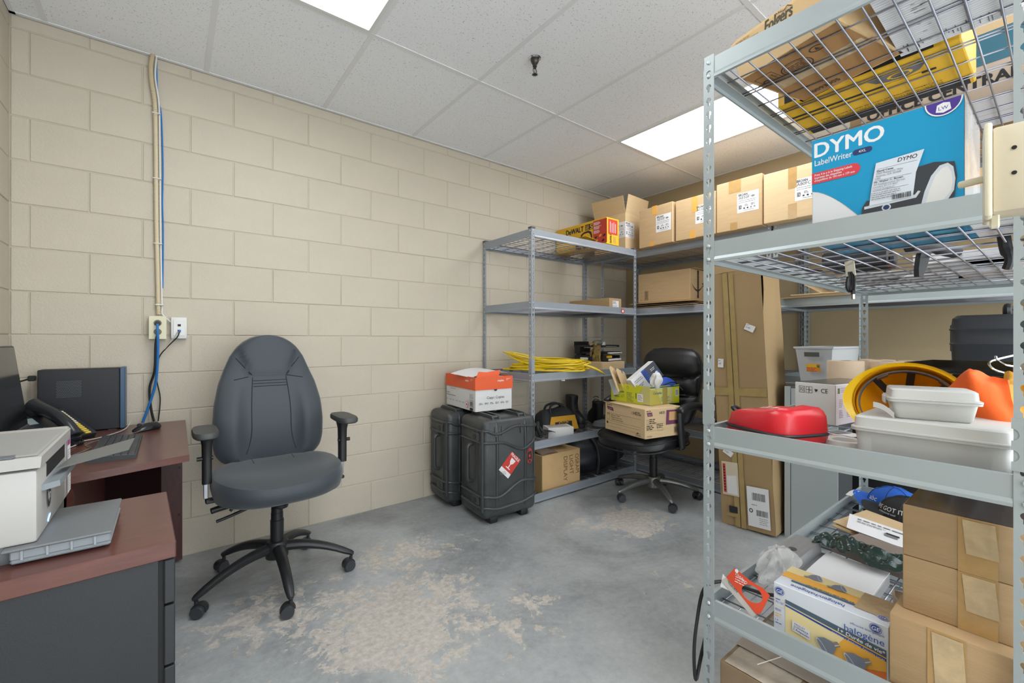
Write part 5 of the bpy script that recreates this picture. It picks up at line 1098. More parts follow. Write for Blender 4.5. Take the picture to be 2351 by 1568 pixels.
p = Print((-.165, .105, -.0005), (1, 0, 0), (0, -1, 0)); rnd = random.Random(4)
p.quads([(.27 + rnd.uniform(0, .03), rnd.uniform(.0, .2), rnd.uniform(.01, .03), .0016) for k in range(26)] + [(rnd.uniform(0, .3), .06 + rnd.uniform(-.01, .01), .002, rnd.uniform(.005, .02)) for k in range(16)] + [(.0, .13, .33, .003)], M_SCUF); p.build('scuff_marks', t)
t = thing('saw_carton', 'yellow and black saw carton lying across the middle of the top near shelf', 'box', (1.715, .375, DT[0]), 0)
w, d, h = .30, .42, .12
MB().rbox(-w/2, -d/2, 0, w/2, d/2, h, .003, 1).build('carton_body', M_YEL, t)
MB().box(-w/2 - .001, -d/2 + .05, .004, -w/2, d/2 - .02, h - .01).build('black_panel', M_INK, t)
p = Print(*face(w, d, h, '-zx')); p.rect(.01, .005, .40, .05, M_INK).rect(.0, .18, .36, .012, M_INK).rect(.25, .18, .08, .012, M_YEL)
for k, s_ in enumerate(('7-1/4" (184mm) LIGHTWEIGHT CIRCULAR SAW W/ ELECTRIC BRAKE', 'SCIE CIRCULAIRE LEGERE DE 184 mm AVEC FREIN ELECTRIQUE', 'SIERRA CIRCULAR LIGERA DE 184 mm CON FRENO')): p.text(s_, .36, .10 - .017 * k, .010, M_INK, w=.30, rot=180)
p.text('DWE575SB', .09, .165, .011, M_INK, rot=180)
saw = [(.30, .20), (.33, .215), (.35, .25), (.335, .262), (.30, .24), (.27, .245), (.25, .262), (.22, .25), (.235, .22), (.26, .205)]
p.poly(saw, M_SCUF).ell(.29, .228, .028, .017, M_YEL).ell(.29, .228, .02, .012, M_SCUF).text('DEWALT', .31, .224, .008, M_INK, rot=180); p.build('printed_bottom', t)
t = thing('office_carton', 'beige carton printed OFFICE CENTRAL with a blue band, on the top near shelf', 'box', (2.16, .265, DT[0]), 0)
w, d, h = .27, .42, .235
MB().rbox(-w/2, -d/2, 0, w/2, d/2, h, .003, 1).build('carton_body', mat('beige_carton_board', '#b9a898', .65), t)
p = Print(*face(w, d, h, '-x')); p.rect(0, .11, .42, .10, mat('petrol_blue_print', '#35697d', .5)).rect(0, .21, .42, .025, M_CARDL).text('OFFICE CENTRAL', .02, .045, .034, M_INK, w=.37, bold=.035); p.build('printed_front', t)
p = Print(*face(w, d, h, '-zx')); p.rect(.0, .0, .42, .27, mat('off_white_board', '#c9c5c6', .6)).rect(0, .13, .42, .002, M_INKG).lines(.05, .22, .2, 3, .03, .003, M_INKG, 3); p.build('printed_bottom', t)
t = carton('brown_carton', 'brown carton at the very back of the top near shelf', 'box', (2.50, .33, DT[0]), .30, .52, .2, 0, m=M_CARDD, tape=None)
# second level: label printer box and odds and ends
M_CYAN = mat('bright_blue_print', '#008fbe', .35); M_VIO = mat('violet_print', '#45308a', .4); M_PRD = mat('printer_print_dark', '#34383f', .4); M_PRS = mat('printer_print_silver', '#c3cad2', .35)
t = thing('label_printer_box', 'bright blue and white boxed label printer on the second level of the near shelf', 'box', (1.377, .259, DT[1]), 0)
w, d, h = .25, .263, .25
MB().rbox(-w/2, -d/2, 0, w/2, d/2, h, .0015, 1).build('carton_body', mat('white_glossy_board', '#d6d7da', .3), t)
p = Print(*face(w, d, h, '-x'))
# blue field with a curved white corner at the lower left
pts = [(.0, .25), (.0, .125)] + [(.0 + .125 * s_ ** .9 + .0, .125 - .125 * s_ ** 1.35) for s_ in [i / 12 for i in range(1, 13)]] + [(.263, .0), (.263, .25)]
p.poly(pts, M_CYAN)
p.text('DYMO', .006, .207, .034, M_WHITE, w=.132, bold=.022).text('LabelWriter', .006, .186, .014, M_WHITE, w=.075, bold=.005)
p.poly([(.1 + .0065 * math.cos(a) + (.0115 if math.cos(a) > 0 else -.0115), .1925 + .0065 * math.sin(a)) for a in [2 * math.pi * j / 24 for j in range(24)]], M_NAVY).text('4XL', .1, .1898, .0058, M_WHITE, al='c')
p.poly([(0, .142), (.083, .142)] + [(.083 + .0135 * math.sin(a), .1555 - .0135 * math.cos(a)) for a in [math.pi * j / 10 for j in range(11)]] + [(0, .169)], mat('crimson_print', '#cc3c47', .4))
for k, s_ in enumerate(('Print 4 in x 6 in Shipping Labels', 'Imprimez des étiquettes', "d'expédition de 104 mm x 159 mm")): p.text(s_, .006, .1605 - .0068 * k, .0052, M_WHITE, w=(.075, .055, .080)[k], bold=.012)
p.poly([(.205, .25)] + [(.2335 + .0285 * math.cos(a), .25 + .031 * math.sin(a)) for a in [math.pi + math.pi * j / 14 for j in range(15)]] + [(.262, .25)], M_WHITE).poly([(.208, .25)] + [(.2335 + .0262 * math.cos(a), .25 + .0285 * math.sin(a)) for a in [math.pi + math.pi * j / 14 for j in range(15)]] + [(.2605, .25)], M_VIO)
p.poly([(.224, .243), (.222, .229), (.2335, .225), (.245, .229), (.243, .243), (.2335, .246)], M_WHITE).text('LW', .2335, .2315, .007, M_VIO, al='c')
# printer picture
p.poly([(.098, .035), (.10, .06), (.108, .075), (.185, .07), (.19, .05), (.215, .018), (.19, .012), (.11, .014), (.098, .022)], M_PRD)
p.poly([(.178, .055), (.186, .105), (.19, .125), (.22, .128), (.25, .12), (.2535, .09), (.25, .05), (.225, .02), (.20, .015)], M_PRD)
p.poly([(.205, .02), (.198, .035), (.205, .07), (.215, .10), (.228, .118), (.24, .12), (.248, .11), (.251, .085), (.249, .062), (.24, .045), (.222, .026)], M_PRS).poly([(.212, .03), (.206, .04), (.212, .07), (.222, .10), (.232, .112), (.24, .113), (.245, .10), (.247, .08), (.245, .062), (.235, .048)], M_WPL)
p.poly([(.104, .056), (.104, .062), (.19, .068), (.195, .075), (.199, .073), (.192, .061)], M_PRS).text('LabelWriter 4XL', .125, .034, .005, M_WHITE, it=.2).ell(.143, .052, .008, .0075, M_PRS).ell(.143, .052, .0055, .0052, M_NAVY)
p.poly([(.113, .062), (.117, .10), (.125, .155), (.205, .16), (.192, .115), (.187, .064)], mat('label_print_white', '#ccd3dc', .5)).text('DYMO', .162, .146, .0085, M_INK, w=.031, bold=.012, it=.2).quads([(.128, .140, .066, .0006), (.123, .115, .062, .0006), (.118, .092, .062, .0006)], M_INKG)
for k, s_ in enumerate(('David Casey', '1000 Research Way', 'Atlanta, GA 30308', 'USA')): p.text(s_, .127 - .0011 * k, .134 - .0055 * k, .004, M_INK if k == 0 else M_INKG, bold=.015 if k == 0 else 0)
for k, s_ in enumerate(('Mr. Walter C. Brown', '49 Featherstone Street', 'London EC1Y 8SY', 'United Kingdom')): p.text(s_, .122 - .0008 * k, .110 - .0055 * k, .004, M_INK if k == 0 else M_INKG, bold=.015 if k == 0 else 0)
p.lines(.117, .087, .055, 4, .0045, .0014, M_INKG, 4).bars(.153, .066, .031, .011, M_INK, 3, 22); p.build('printed_front', t)
p = Print(*face(w, d, h, '-zx')); p.rect(.0, .0, d, w, mat('teal_board', '#14789c', .3)).bars(.13, .10, .05, .012, M_WHITE, 4, 20).rect(.125, .098, .06, .016, M_WC).bars(.13, .10, .05, .012, M_INK, 4, 20)
for k in range(4): p.rect(.02 + .06 * k, .14, .05, .03, mat('pale_teal_print', '#4b97b3', .4)) if k % 2 else p.rect(.02 + .06 * k, .06, .05, .03, mat('pale_teal_print', '#4b97b3', .4))
p.build('printed_bottom', t)
p = Print(*face(w, d, h, '-y')); p.poly([(.0, .0), (.25, .0), (.25, .25), (.0, .25)], mat('glossy_taped_board', '#b9b4b2', .1, var=.4, vscale=9)); p.build('taped_side', t)
def simple(name, lab, cat, loc, rz, b, m, part='body'):
    t = thing(name, lab, cat, loc, rz); b.build(part, m, t); return t
t = simple('network_switch', 'black electronic unit with cables, on the near shelf behind the label printer box', 'device', (1.86, .44, DT[1]), 6, MB().rbox(-.12, -.085, .004, .12, .085, .05, .004, 1).rbox(-.10, -.10, .0, -.02, -.085, .03, .003, 1), mat('device_charcoal', '#2c2e32', .4))
MB().box(-.03, -.09, -.0005, .0, -.07, .004).build('orange_tab', mat('orange_tab', '#d3622a', .5), t)
for k in range(9): MB().box(-.11 + .024 * k, -.075, -.0006, -.095 + .024 * k, .06, .004).build('vent_rib', M_BLK, t)
cable('black_adapter_cable', [(1.66, .56, DT[1] + .005), (1.70, .575, DT[1] + .03), (1.76, .57, DT[1] + .006), (1.82, .56, DT[1] + .006), (1.86, .55, DT[1] + .006)], .005, M_CAB, 'black adapter cable beside the black electronic unit on the second level')
t = thing('usb_cable', 'black cable bundled with white tape, hanging through the wire deck of the second level', 'cable', (1.595, .397, DT[1] - .01), 30)
for k in range(3): MB().tube(curve([(.0, -.006 + .006 * k, -.03), (-.016 + .003 * k, -.004 + .004 * k, -.06), (-.004, .004 * k - .004, -.088), (.018 - .003 * k, .004 * k, -.075), (.016 - .003 * k, .003 * k, -.045), (.004, .0, -.03)], 6), .0032, 7).build('cable_loop', M_CAB, t)
MB().grid(3, 5, lambda u, v: (-.014 + .026 * u + .016 * v, -.008 * math.cos(3 * u), -.042 + .05 * v), t=.002).build('tape_wrap', mat('cream_tape', '#d5d0bd', .5), t)
MB().rbox(-.012, -.006, -.112, .0, .0, -.094, .001, 1).build('usb_plug', M_CHR, t); MB().rbox(-.013, -.007, -.097, .001, .001, -.085, .001, 1).build('plug_grip', M_BLK, t)
t = thing('clamp_handle', 'dark plastic clamp with its handle poking down through the second level deck', 'clamp', (1.70, .235, DT[1]), -20)
MB().tube(curve([(-.10, 0, .012), (-.04, .0, .02), (.03, 0, .018), (.10, .0, .014)], 5), [.014] * 10 + [.018] * 6, 10).build('clamp_bar', M_BLKM, t)
b = MB(); b.loft([[(x + .018 * s_, y, z), (x - .018 * s_, y, z), (x - .018 * s_, y + .012, z), (x + .018 * s_, y + .012, z)] for x, y, z, s_ in ((-.03, -.006, .02, 1.2), (-.045, -.006, -.012, 1.1), (-.055, -.006, -.045, .9), (-.062, -.006, -.066, .45))], sm=False); b.build('clamp_handle_grip', M_BLKM, t)
t = thing('spring_clamp', 'grey and black spring clamp poking through the right end of the second level', 'clamp', (1.55, .085, DT[1]), 30)
MB().cyl((-.06, 0, .03), (.06, 0, .03), .02, n=16).build('steel_barrel', mat('satin_steel', '#a3a5a8', .3, .8), t)
b = MB(); b.tube(curve([(.02, 0, .02), (.03, -.01, -.02), (.02, -.012, -.05), (.03, -.012, -.07)], 5), [.012] * 8 + [.009] * 8, 8); b.build('clamp_jaw', M_BLKM, t)
tag(MB().rbox(-.06, -.05, 0, .06, .05, .05, .002, 1).build('white_packet', M_WC, None, (1.44, .082, DT[1] + .0)), 'small white packet right of the blue label printer box', 'packet')
rnd = random.Random(21)
for k, (x, y, a, c2, rz) in enumerate(((2.05, .22, .30, .22, 8), (2.36, .40, .22, .30, -10), (2.40, .16, .28, .2, 5), (2.15, .47, .26, .2, 20), (1.98, .12, .2, .14, -4))):
    tag(MB().rbox(-a/2, -c2/2, 0, a/2, c2/2, (.03, .012, .05, .006, .02)[k], .001, 1).build('paper_pack', [M_WC, M_WHITE, mat('pale_pink_board', '#d3c6bd', .6), M_WHITE, M_WC][k], None, (x, y, DT[1]), (0, 0, R(rz))),
        ['white paper pack in the middle of the second level of the near shelf', 'thin white paper pack at the back left of the second level', 'pale pinkish pack at the back right of the second level', 'loose white sheets at the left behind the black electronic unit', 'white pack at the right behind the spring clamp'][k], 'paper', 'packs of paper on the second level')
# ================================================================ third level
Z3 = DT[2]
M_RED = mat('red_vinyl', '#c8202b', .32, bump=.35, bscale=18)
t = thing('first_aid_pouch', 'red vinyl first aid pouch with a black zip on the third level', 'pouch', (1.325, .502, Z3), -22)
rg = []
for z, a, c2 in ((0, .088, .074), (.005, .099, .082), (.022, .106, .088), (.042, .107, .089), (.064, .105, .087), (.078, .10, .082), (.086, .09, .073), (.089, .065, .053), (.090, .025, .02)):
    rg.append([(x + .005 * noise.noise(Vector((x * 40, y * 40, z * 30))), y + .005 * noise.noise(Vector((x * 40, y * 40, z * 30 + 5))), zz + .008 * noise.noise(Vector((x * 22, y * 22, 3))) * (z > .03) - .014 * (y / .09) * (z > .05)) for x, y, zz in sring(0, 0, z, c2, a, .45, 48)])
po = MB().loft(rg).build('pouch_body', M_RED, t)
MB().tube([(x * 1.005, y * 1.005, .034) for x, y, z in sring(0, 0, 0, .0895, .1075, .45, 48)][10:40], .0045, 6).build('zip', M_BLK, t)
drape(po, [((-.035 + .0 * k, -.06 + .022 * k), (.005, -.055 + .022 * k), (.005, -.045 + .022 * k), (-.035, -.05 + .022 * k)) for k in range(5)], mat('faded_white_print', '#e8c4c0', .4), 'faded_print')
MB().tube(curve([(-.04, .085, .06), (-.05, .10, .078), (-.02, .108, .07), (.02, .105, .03)], 5), .006, 6).build('carry_loop', M_BLK, t)
t = thing('toner_carton', 'white toner carton with recycling marks behind the red pouch', 'box', (1.855, .502, Z3), -9)
w, d, h = .30, .125, .132
MB().rbox(-w/2, -d/2, 0, w/2, d/2, h, .003, 2).build('carton_body', M_WC, t)
MB().box(-w/2 + .004, -d/2 + .004, h, w/2 - .004, d/2 - .004, h + .0012).build('dark_top', mat('dusty_black_film', '#5b5854', .25), t)
p = Print(*face(w, d, h, '-x'))
p.frame(.014, .098, .018, .022, .0012, M_INK).text('32', .017, .104, .011, M_INK, w=.012).frame(.036, .098, .02, .022, .001, M_INK).quads([(.045, .1, .002, .018), (.038, .108, .016, .0015)], M_INK)
for k in range(3): a = R(90 + 120 * k); c_ = (.068 + .006 * math.cos(a), .109 + .006 * math.sin(a)); p.poly([(c_[0] + .006 * math.cos(a + q), c_[1] + .006 * math.sin(a + q)) for q in (1.9, 3.1, 4.3)], M_INK)
p.text('CE', .083, .102, .014, M_INK, w=.02).text('W1340X', .01, .033, .007, M_INKG, w=.028).lines(.01, .026, .018, 2, .005, .002, M_INKG, 2).lines(.045, .026, .02, 2, .005, .002, M_INKG, 4); p.build('printed_end', t)
p = Print(*face(w, d, h, '-y')); p.poly([(.0, 0), (.30, 0), (.30, .13), (0, .13)], mat('pale_lilac_print', '#cbbfc7', .4)).rect(.012, .102, .014, .018, mat('green_print', '#4e6b3a', .5)).lines(.03, .118, .05, 3, .006, .002, M_INKG, 3)
for k in range(4): p.lines(.02 + .05 * (k % 2), .08 - .035 * (k // 2), .03, 5, .0055, .0018, mat('plum_ink', '#7d5a78', .6), k)
for k in range(3): p.lines(.16, .10 - .03 * k, .11, 3, .006, .0016, M_INKG, k + 7)
p.build('printed_side', t)
M_ROLL = mat('natural_paper_roll', '#cdb69d', .85, bump=.2, bscale=300)
for k, (x, y, lab) in enumerate(((2.115, .545, 'natural brown paper towel roll beside the toner carton, leftmost of the four'), (2.345, .495, 'natural brown paper towel roll at the back of the four'), (2.205, .435, 'natural brown paper towel roll nearest the yellow hard hat'), (2.33, .365, 'natural brown paper towel roll at the back right, mostly hidden by the hard hat'))):
    z0 = (0, .012, -.004, .006)[k] * 0
    tag(MB().lathe([(.018, .0), (.059, .0), (.060, .002), (.060, .192), (.058, .195), (.018, .195), (.018, 0)], 40, caps=False).build('paper_towel_roll', M_ROLL, None, (x, y, Z3)), lab, 'paper roll', 'paper towel rolls on the third level')
    MB().lathe([(.0185, .001), (.0185, .1955), (.016, .1955), (.016, .001)], 24, caps=False).build('cardboard_core', mat('grey_core_board', '#8d7a66', .85), bpy.data.objects[('paper_towel_roll', 'paper_towel_roll.001', 'paper_towel_roll.002', 'paper_towel_roll.003')[k]])
# hard hat lying on its side, opening towards the room
M_HAT = mat('yellow_hard_hat_shell', '#efc418', .25); M_HATI = mat('hat_inside_yellow', '#eea60c', .4)
HC = (1.60, .272, Z3 + .104)
hn = Vector((-.84, -.16, .20)).normalized(); hx_ = Vector((.20, -1, 0)).normalized(); hx_ = (hx_ - hn * hx_.dot(hn)).normalized(); hy_ = hn.cross(hx_)
hm0 = Matrix(((hx_.x, hy_.x, hn.x, 0), (hx_.y, hy_.y, hn.y, 0), (hx_.z, hy_.z, hn.z, 0), (0, 0, 0, 1)))
t = thing('hard_hat', 'yellow hard hat lying on its side with black straps, behind the white lidded boxes', 'helmet', HC)
b = MB(); n = 44
def hring(s_, z, br=0): return [(-.119 * s_ * math.cos(a) * (1 + br * max(0, math.cos(a)) ** 2), .104 * s_ * math.sin(a), z + (.010 * max(0, math.cos(a)) if br else 0)) for a in [2 * math.pi * j / n for j in range(n)]]
b.loft([hring(1.08, .007, .10), hring(1.06, .003, .08), hring(1.0, .0), hring(.985, -.04), hring(.92, -.085), hring(.78, -.118), hring(.5, -.142), hring(.2, -.15), hring(.01, -.152)], M=hm0, caps=False)
b.build('shell', M_HAT, t)
b = MB(); b.loft([hring(.99, .0035), hring(.985, .003), hring(.965, -.04), hring(.90, -.083), hring(.76, -.115), hring(.48, -.138), hring(.2, -.146), hring(.01, -.148)], M=hm0, caps=False); b.build('shell_lining', M_HATI, t)
MB().loft([hring(.90, -.012), hring(.90, -.042), hring(.87, -.042), hring(.87, -.012), hring(.90, -.012)], caps=False, M=hm0).build('headband', mat('headband_grey', '#545a62', .5), t)
for a in (50, 95, 140, 230, 310):
    ca, sa = math.cos(R(a)), math.sin(R(a))
    MB().grid(8, 1, lambda u, v: (-.110 * ca * (1 - u * .95) + (v - .5) * .018 * sa, .092 * sa * (1 - u * .95) + (v - .5) * .018 * ca, -.03 - .085 * math.sin(u * math.pi / 2)), t=.0015, M=hm0).build('strap', M_BLK, t)
MB().rbox(-.03, -.006, 0, .03, .006, .022, .003, 1, M=hm0 @ TM((.098, -.05, -.03), rz=50)).build('ratchet', M_BLK, t)
for a, ww in ((60, .03), (135, .03)): MB().rbox(-ww / 2, -.004, -.05, ww / 2, .0, -.01, .004, 1, M=hm0 @ TM((-.108 * math.cos(R(a)), .088 * math.sin(R(a)), 0), rz=-(90 - (180 - a)))).build('strap_tab', mat('brown_tab', '#6a5a4a', .5), t)
# white lidded boxes
M_WB = mat('white_moulded_plastic', '#bdbdb9', .35)
def lidded(name, lab, loc, rz, w, d, hb_, hl, latch=True):
    t = thing(name, lab, 'box', loc, rz, 'white lidded plastic boxes')
    q = lambda a, c2, z, e=.14: sring(0, 0, z, a, c2, e, 56)
    MB().loft([q(w/2 - .012, d/2 - .012, 0), q(w/2 - .008, d/2 - .008, .004), q(w/2 - .002, d/2 - .002, hb_ - .006), q(w/2 + .004, d/2 + .004, hb_ - .005), q(w/2 + .005, d/2 + .005, hb_)]).build('box_base', M_WB, t)
    MB().loft([q(w/2 + .005, d/2 + .005, hb_ + .0005), q(w/2 + .005, d/2 + .005, hb_ + .0035), q(w/2, d/2, hb_ + .0045), q(w/2 - .0015, d/2 - .0015, hb_ + hl - .003), q(w/2 - .005, d/2 - .005, hb_ + hl)]).build('box_lid', M_WB, t)
    if latch: MB().rbox(-.02, d/2 + .002, hb_ - .015, .02, d/2 + .009, hb_ + .006, .003, 1).build('latch', M_WB, t)
    return t
lidded('plastic_case', 'large white lidded plastic box at the front of the third level, under the small one', (1.365, .186, Z3), 0, .215, .252, .074, .028)
t = lidded('plastic_box', 'small white lidded plastic box standing on the large white one', (1.345, .192, Z3 + .1025), 16, .105, .142, .043, .024)
MB().grid(6, 4, lambda u, v: (-.0535 + .012 * u, .065 + .035 * u, .012 + .02 * u - .012 * v + .006 * math.sin(u * 3)), t=.002).build('loose_handle', M_WB, t)
# cloth
def cloth(name, lab, cat, m, P00, P10, P01, P11, bulge, seed, nu=26, nv=22, amp=.014, fr=3.2, t=.004):
    A, B_, C_, D_ = [Vector(q) for q in (P00, P10, P01, P11)]; nrm = (B_ - A).cross(C_ - A).normalized()
    if nrm.x > 0: nrm = -nrm
    def f(u, v):
        p_ = A * (1 - u) * (1 - v) + B_ * u * (1 - v) + C_ * (1 - u) * v + D_ * u * v
        w_ = math.sin(math.pi * u) * math.sin(math.pi * v)
        return p_ + nrm * (bulge * w_ + amp * noise.noise(Vector((u * fr, v * fr * .6 + u * 3, seed))) + amp * .4 * math.sin(6 * u + 3 * v + seed)) + Vector((0, 0, .006 * noise.noise(Vector((u * 4, v * 4, seed + 9)))))
    return tag(MB().grid(nu, nv, f, t=t).build(name, m), lab, cat)
M_VEST = mat('orange_safety_fabric', '#f2641e', .75, bump=.2, bscale=200); M_RAIN = mat('ochre_rain_fabric', '#c2890f', .55, bump=.25, bscale=25)
cloth('safety_vest', 'bright orange safety vest bunched up behind the white lidded boxes', 'vest', M_VEST, (1.52, .225, Z3 + .115), (1.40, .062, Z3 + .085), (1.60, .16, Z3 + .20), (1.50, .085, Z3 + .19), .035, 3)
cloth('rain_jacket', 'ochre yellow rain jacket heaped under the orange vest on the third level', 'jacket', M_RAIN, (1.50, .20, Z3 + .008), (1.46, .04, Z3 + .006), (1.60, .16, Z3 + .13), (1.58, .04, Z3 + .185), .05, 8, amp=.016)
cloth('rain_hood', 'ochre yellow hood of the rain gear rising right of the orange vest', 'hood', M_RAIN, (1.68, .10, Z3 + .10), (1.62, .035, Z3 + .07), (1.74, .10, Z3 + .19), (1.70, .04, Z3 + .195), .03, 5, 16, 14)
t = thing('desk_tray', 'stacked black desk trays in front of the big dark case on the third level', 'tray', (2.08, .205, Z3), -4)
for k in range(3):
    z = .07 + .052 * k; b = MB(); b.box(-.16, -.12, z, .16, .12, z + .004).box(-.16, .116, z, .16, .12, z + .03).box(-.16, -.12, z, .16, -.116, z + .03).box(.156, -.12, z, .16, .12, z + .03)
    for sx in (-.15, .14): 
        for sy in (-.118, .112): b.box(sx, sy, z - .07 if k == 0 else z - .03, sx + .01, sy + .006, z)
    b.tube([(-.16, -.12, z + .002), (-.16, .12, z + .002)], .004, 6); b.build('tray_tier', mat('glossy_black', '#101113', .15), t)
t = thing('binder_clip', 'bent steel wire clip lying over the black desk trays', 'clip', (1.80, .085, Z3 + .19), 15)
MB().tube(curve([(-.06, .05, .045), (-.05, .045, .035), (0, .02, .02), (.02, -.01, .012), (0, .0, -.005), (-.04, .03, .0), (-.055, .055, .012), (-.02, .05, .03), (.05, -.02, .05)], 6), .0028, 7).build('wire', M_CHR, t)
t = thing('equipment_case', 'big charcoal equipment case standing at the back of the third level', 'case', (2.52, .168, Z3), 0)
M_EQ = mat('equipment_case_charcoal', '#33363b', .45, bump=.15, bscale=300)
MB().loft([sring(0, 0, z, a, c2, .22, 36) for z, a, c2 in ((0, .125, .10), (.01, .132, .107), (.255, .14, .115), (.262, .145, .12), (.27, .14, .115), (.31, .14, .115), (.318, .146, .121), (.326, .14, .115), (.36, .137, .112), (.372, .125, .10))]).build('case_shell', M_EQ, t)
for y in (.122,): MB().rbox(-.03, y - .008, .23, .03, y + .004, .34, .004, 1).build('latch', M_EQ, t)
MB().tube(curve([(-.06, -.03, .37), (-.06, -.03, .40), (0, -.03, .405), (.06, -.03, .40), (.06, -.03, .37)], 5), .012, 8).build('handle', M_BLK, t)
rnd = random.Random(2)
t = tag(MB().rbox(-.10, -.075, 0, .10, .075, .006, .001, 1).build('magazine', M_WC, None, (1.47, .405, Z3), (0, 0, R(-28))), 'glossy printed magazine lying between the red pouch and the white lidded box', 'magazine')
p = Print((-.1, .075, .0062), (0, -1, 0), (1, 0, 0)); p.h = .0003
for k in range(9): p.rect(.01 + .045 * (k % 3), .012 + .062 * (k // 3), .04, .05, [M_INKG, M_STK, mat('green_print', '#4e6b3a', .5), M_NAVY, mat('skin_print', '#b98f76', .5), M_INK, M_INKG, M_WHITE, M_INK][k])
p.build('cover_print', t)
tag(MB().lathe([(.028, 0), (.045, 0), (.045, .02), (.028, .02), (.028, 0)], 28, caps=False).build('tape_roll', M_WPL, None, (1.375, .355, Z3)), 'white roll of tape on the third level beside the large white lidded box', 'tape')
# ================================================================ fourth level
Z4 = DT[3]
t = thing('halogen_carton', 'white and yellow GE halogen lamp carton at the front of the fourth level', 'box', (1.325, .364, Z4), 0)
w, d, h = .124, .236, .122
MB().rbox(-w/2, -d/2, 0, w/2, d/2, h, .0012, 1).build('carton_body', mat('white_lamp_board', '#d5dbe4', .35), t)
M_GEB = mat('royal_blue_print', '#20489a', .4); M_SLA = mat('slate_print', '#4e6271', .4); M_LY = mat('pale_yellow_print', '#ead9a4', .4); M_AMB = mat('amber_print', '#eeb24a', .4); M_ORP = mat('orange_print', '#e3762a', .4)
def ge(p, x, y, r):
    p.ell(x, y, r, r * .95, M_WHITE).ell(x, y, r * .93, r * .88, M_GEB).ring(x, y, r * .84, r * .79, r * .07, M_WHITE, 24).text('GE', x - r * .02, y - r * .36, r * .7, M_WHITE, w=r * 1.15, bold=.012, al='c', it=.12)
def bulb(p, x, y, s_, up=1, rot=0):
    c_, sn = math.cos(R(rot)), math.sin(R(rot)); T = lambda a, e: (x + s_ * (a * c_ - e * sn), y + s_ * (a * sn + e * c_)); G = mat('lamp_print_grey', '#7c8290', .4); G2 = mat('lamp_print_light', '#c5cad6', .4)
    p.poly([T(*q) for q in ((-.5, .42), (-.42, -.02), (-.16, -.3), (.16, -.3), (.42, -.02), (.5, .42))][::-1] if False else [T(*q) for q in ((-.5, .42), (-.42, .0), (-.16, -.3), (.16, -.3), (.42, .0), (.5, .42))], G)
    p.poly([T(.5 * math.cos(a), .42 + .13 * math.sin(a)) for a in [2 * math.pi * j / 20 for j in range(20)]], G2).poly([T(.42 * math.cos(a), .42 + .1 * math.sin(a)) for a in [2 * math.pi * j / 20 for j in range(20)]], G)
    p.poly([T(*q) for q in ((-.14, -.3), (-.13, -.58), (.13, -.58), (.14, -.3))], mat('lamp_print_brass', '#8d8478', .4)); p.poly([T(*q) for q in ((-.07, -.3), (-.06, -.58), (-.02, -.58), (-.02, -.3))], G2)
p = Print(*face(w, d, h, '-x'))
p.poly([(.028, 0), (.232, 0), (.232, .06), (.028, .075)], M_LY).poly([(.12, 0), (.232, 0), (.232, .055), (.16, .062)], M_AMB).poly([(.18, 0), (.232, 0), (.232, .02)], M_ORP)
p.poly([(.028, .090), (.232, .068), (.232, .052), (.028, .080)] if False else [(.028, .078), (.232, .052), (.232, .068), (.028, .088)], M_SLA).poly([(.028, .071), (.232, .043), (.232, .049), (.028, .075)], M_GEB)
ge(p, .0145, .103, .0125); ge(p, .213, .108, .0125)
p.frame(.004, .062, .022, .022, .0007, M_AMB).text('90-120', .006, .071, .0055, M_GEB, w=.018).lines(.006, .08, .016, 1, .01, .002, M_GEB, 2).text('90W', .005, .05, .007, M_GEB, w=.014).lines(.005, .042, .016, 2, .006, .002, M_AMB, 3).text('1.4', .005, .024, .005, M_GEB).lines(.005, .018, .018, 1, .01, .002, M_GEB, 3)
p.text('halogène', .229, .076, .0145, M_GEB, w=.074, al='r').text('efficacité énergétique', .229, .096, .0048, M_GEB, w=.063, al='r').text('1+ Durée de vie*', .23, .0575, .0085, M_WHITE, w=.088, al='r', bold=.02, rot=-6).text('Intérieur • Extérieur Faisceau Large', .23, .0455, .0038, M_WHITE, w=.10, al='r', rot=-7)
p.poly([(.045, .018), (.085, .012), (.085, .038), (.045, .044)], M_WHITE).text('PAQUET', .05, .035, .0045, M_GEB, rot=-8).text('ÉCONOMIQUE', .049, .0285, .0045, M_GEB, w=.032, rot=-8).text('2 Ampoules', .047, .0215, .006, M_GEB, w=.036, rot=-8)
bulb(p, .125, .022, .042, rot=125); bulb(p, .183, .016, .044, rot=125); p.build('printed_front', t)
p = Print(*face(w, d, h, '+zx'))
p.rect(0, .05, d, .074, M_AMB).rect(.0, .085, d, .039, M_LY).poly([(.028, .036), (.232, .036), (.232, .046), (.028, .046)], M_SLA).text('halogen/halogène', .15, .022, .014, M_GEB, w=.115, rot=180).text('1+ Year Life / Durée de vie*', .16, .052, .007, M_INK, w=.10, rot=180).rect(.165, .03, .07, .094, M_TAPEG); ge(p, .22, .03, .011)
bulb(p, .06, .10, .036, rot=-60); bulb(p, .115, .09, .036, rot=-60); p.build('printed_top', t)
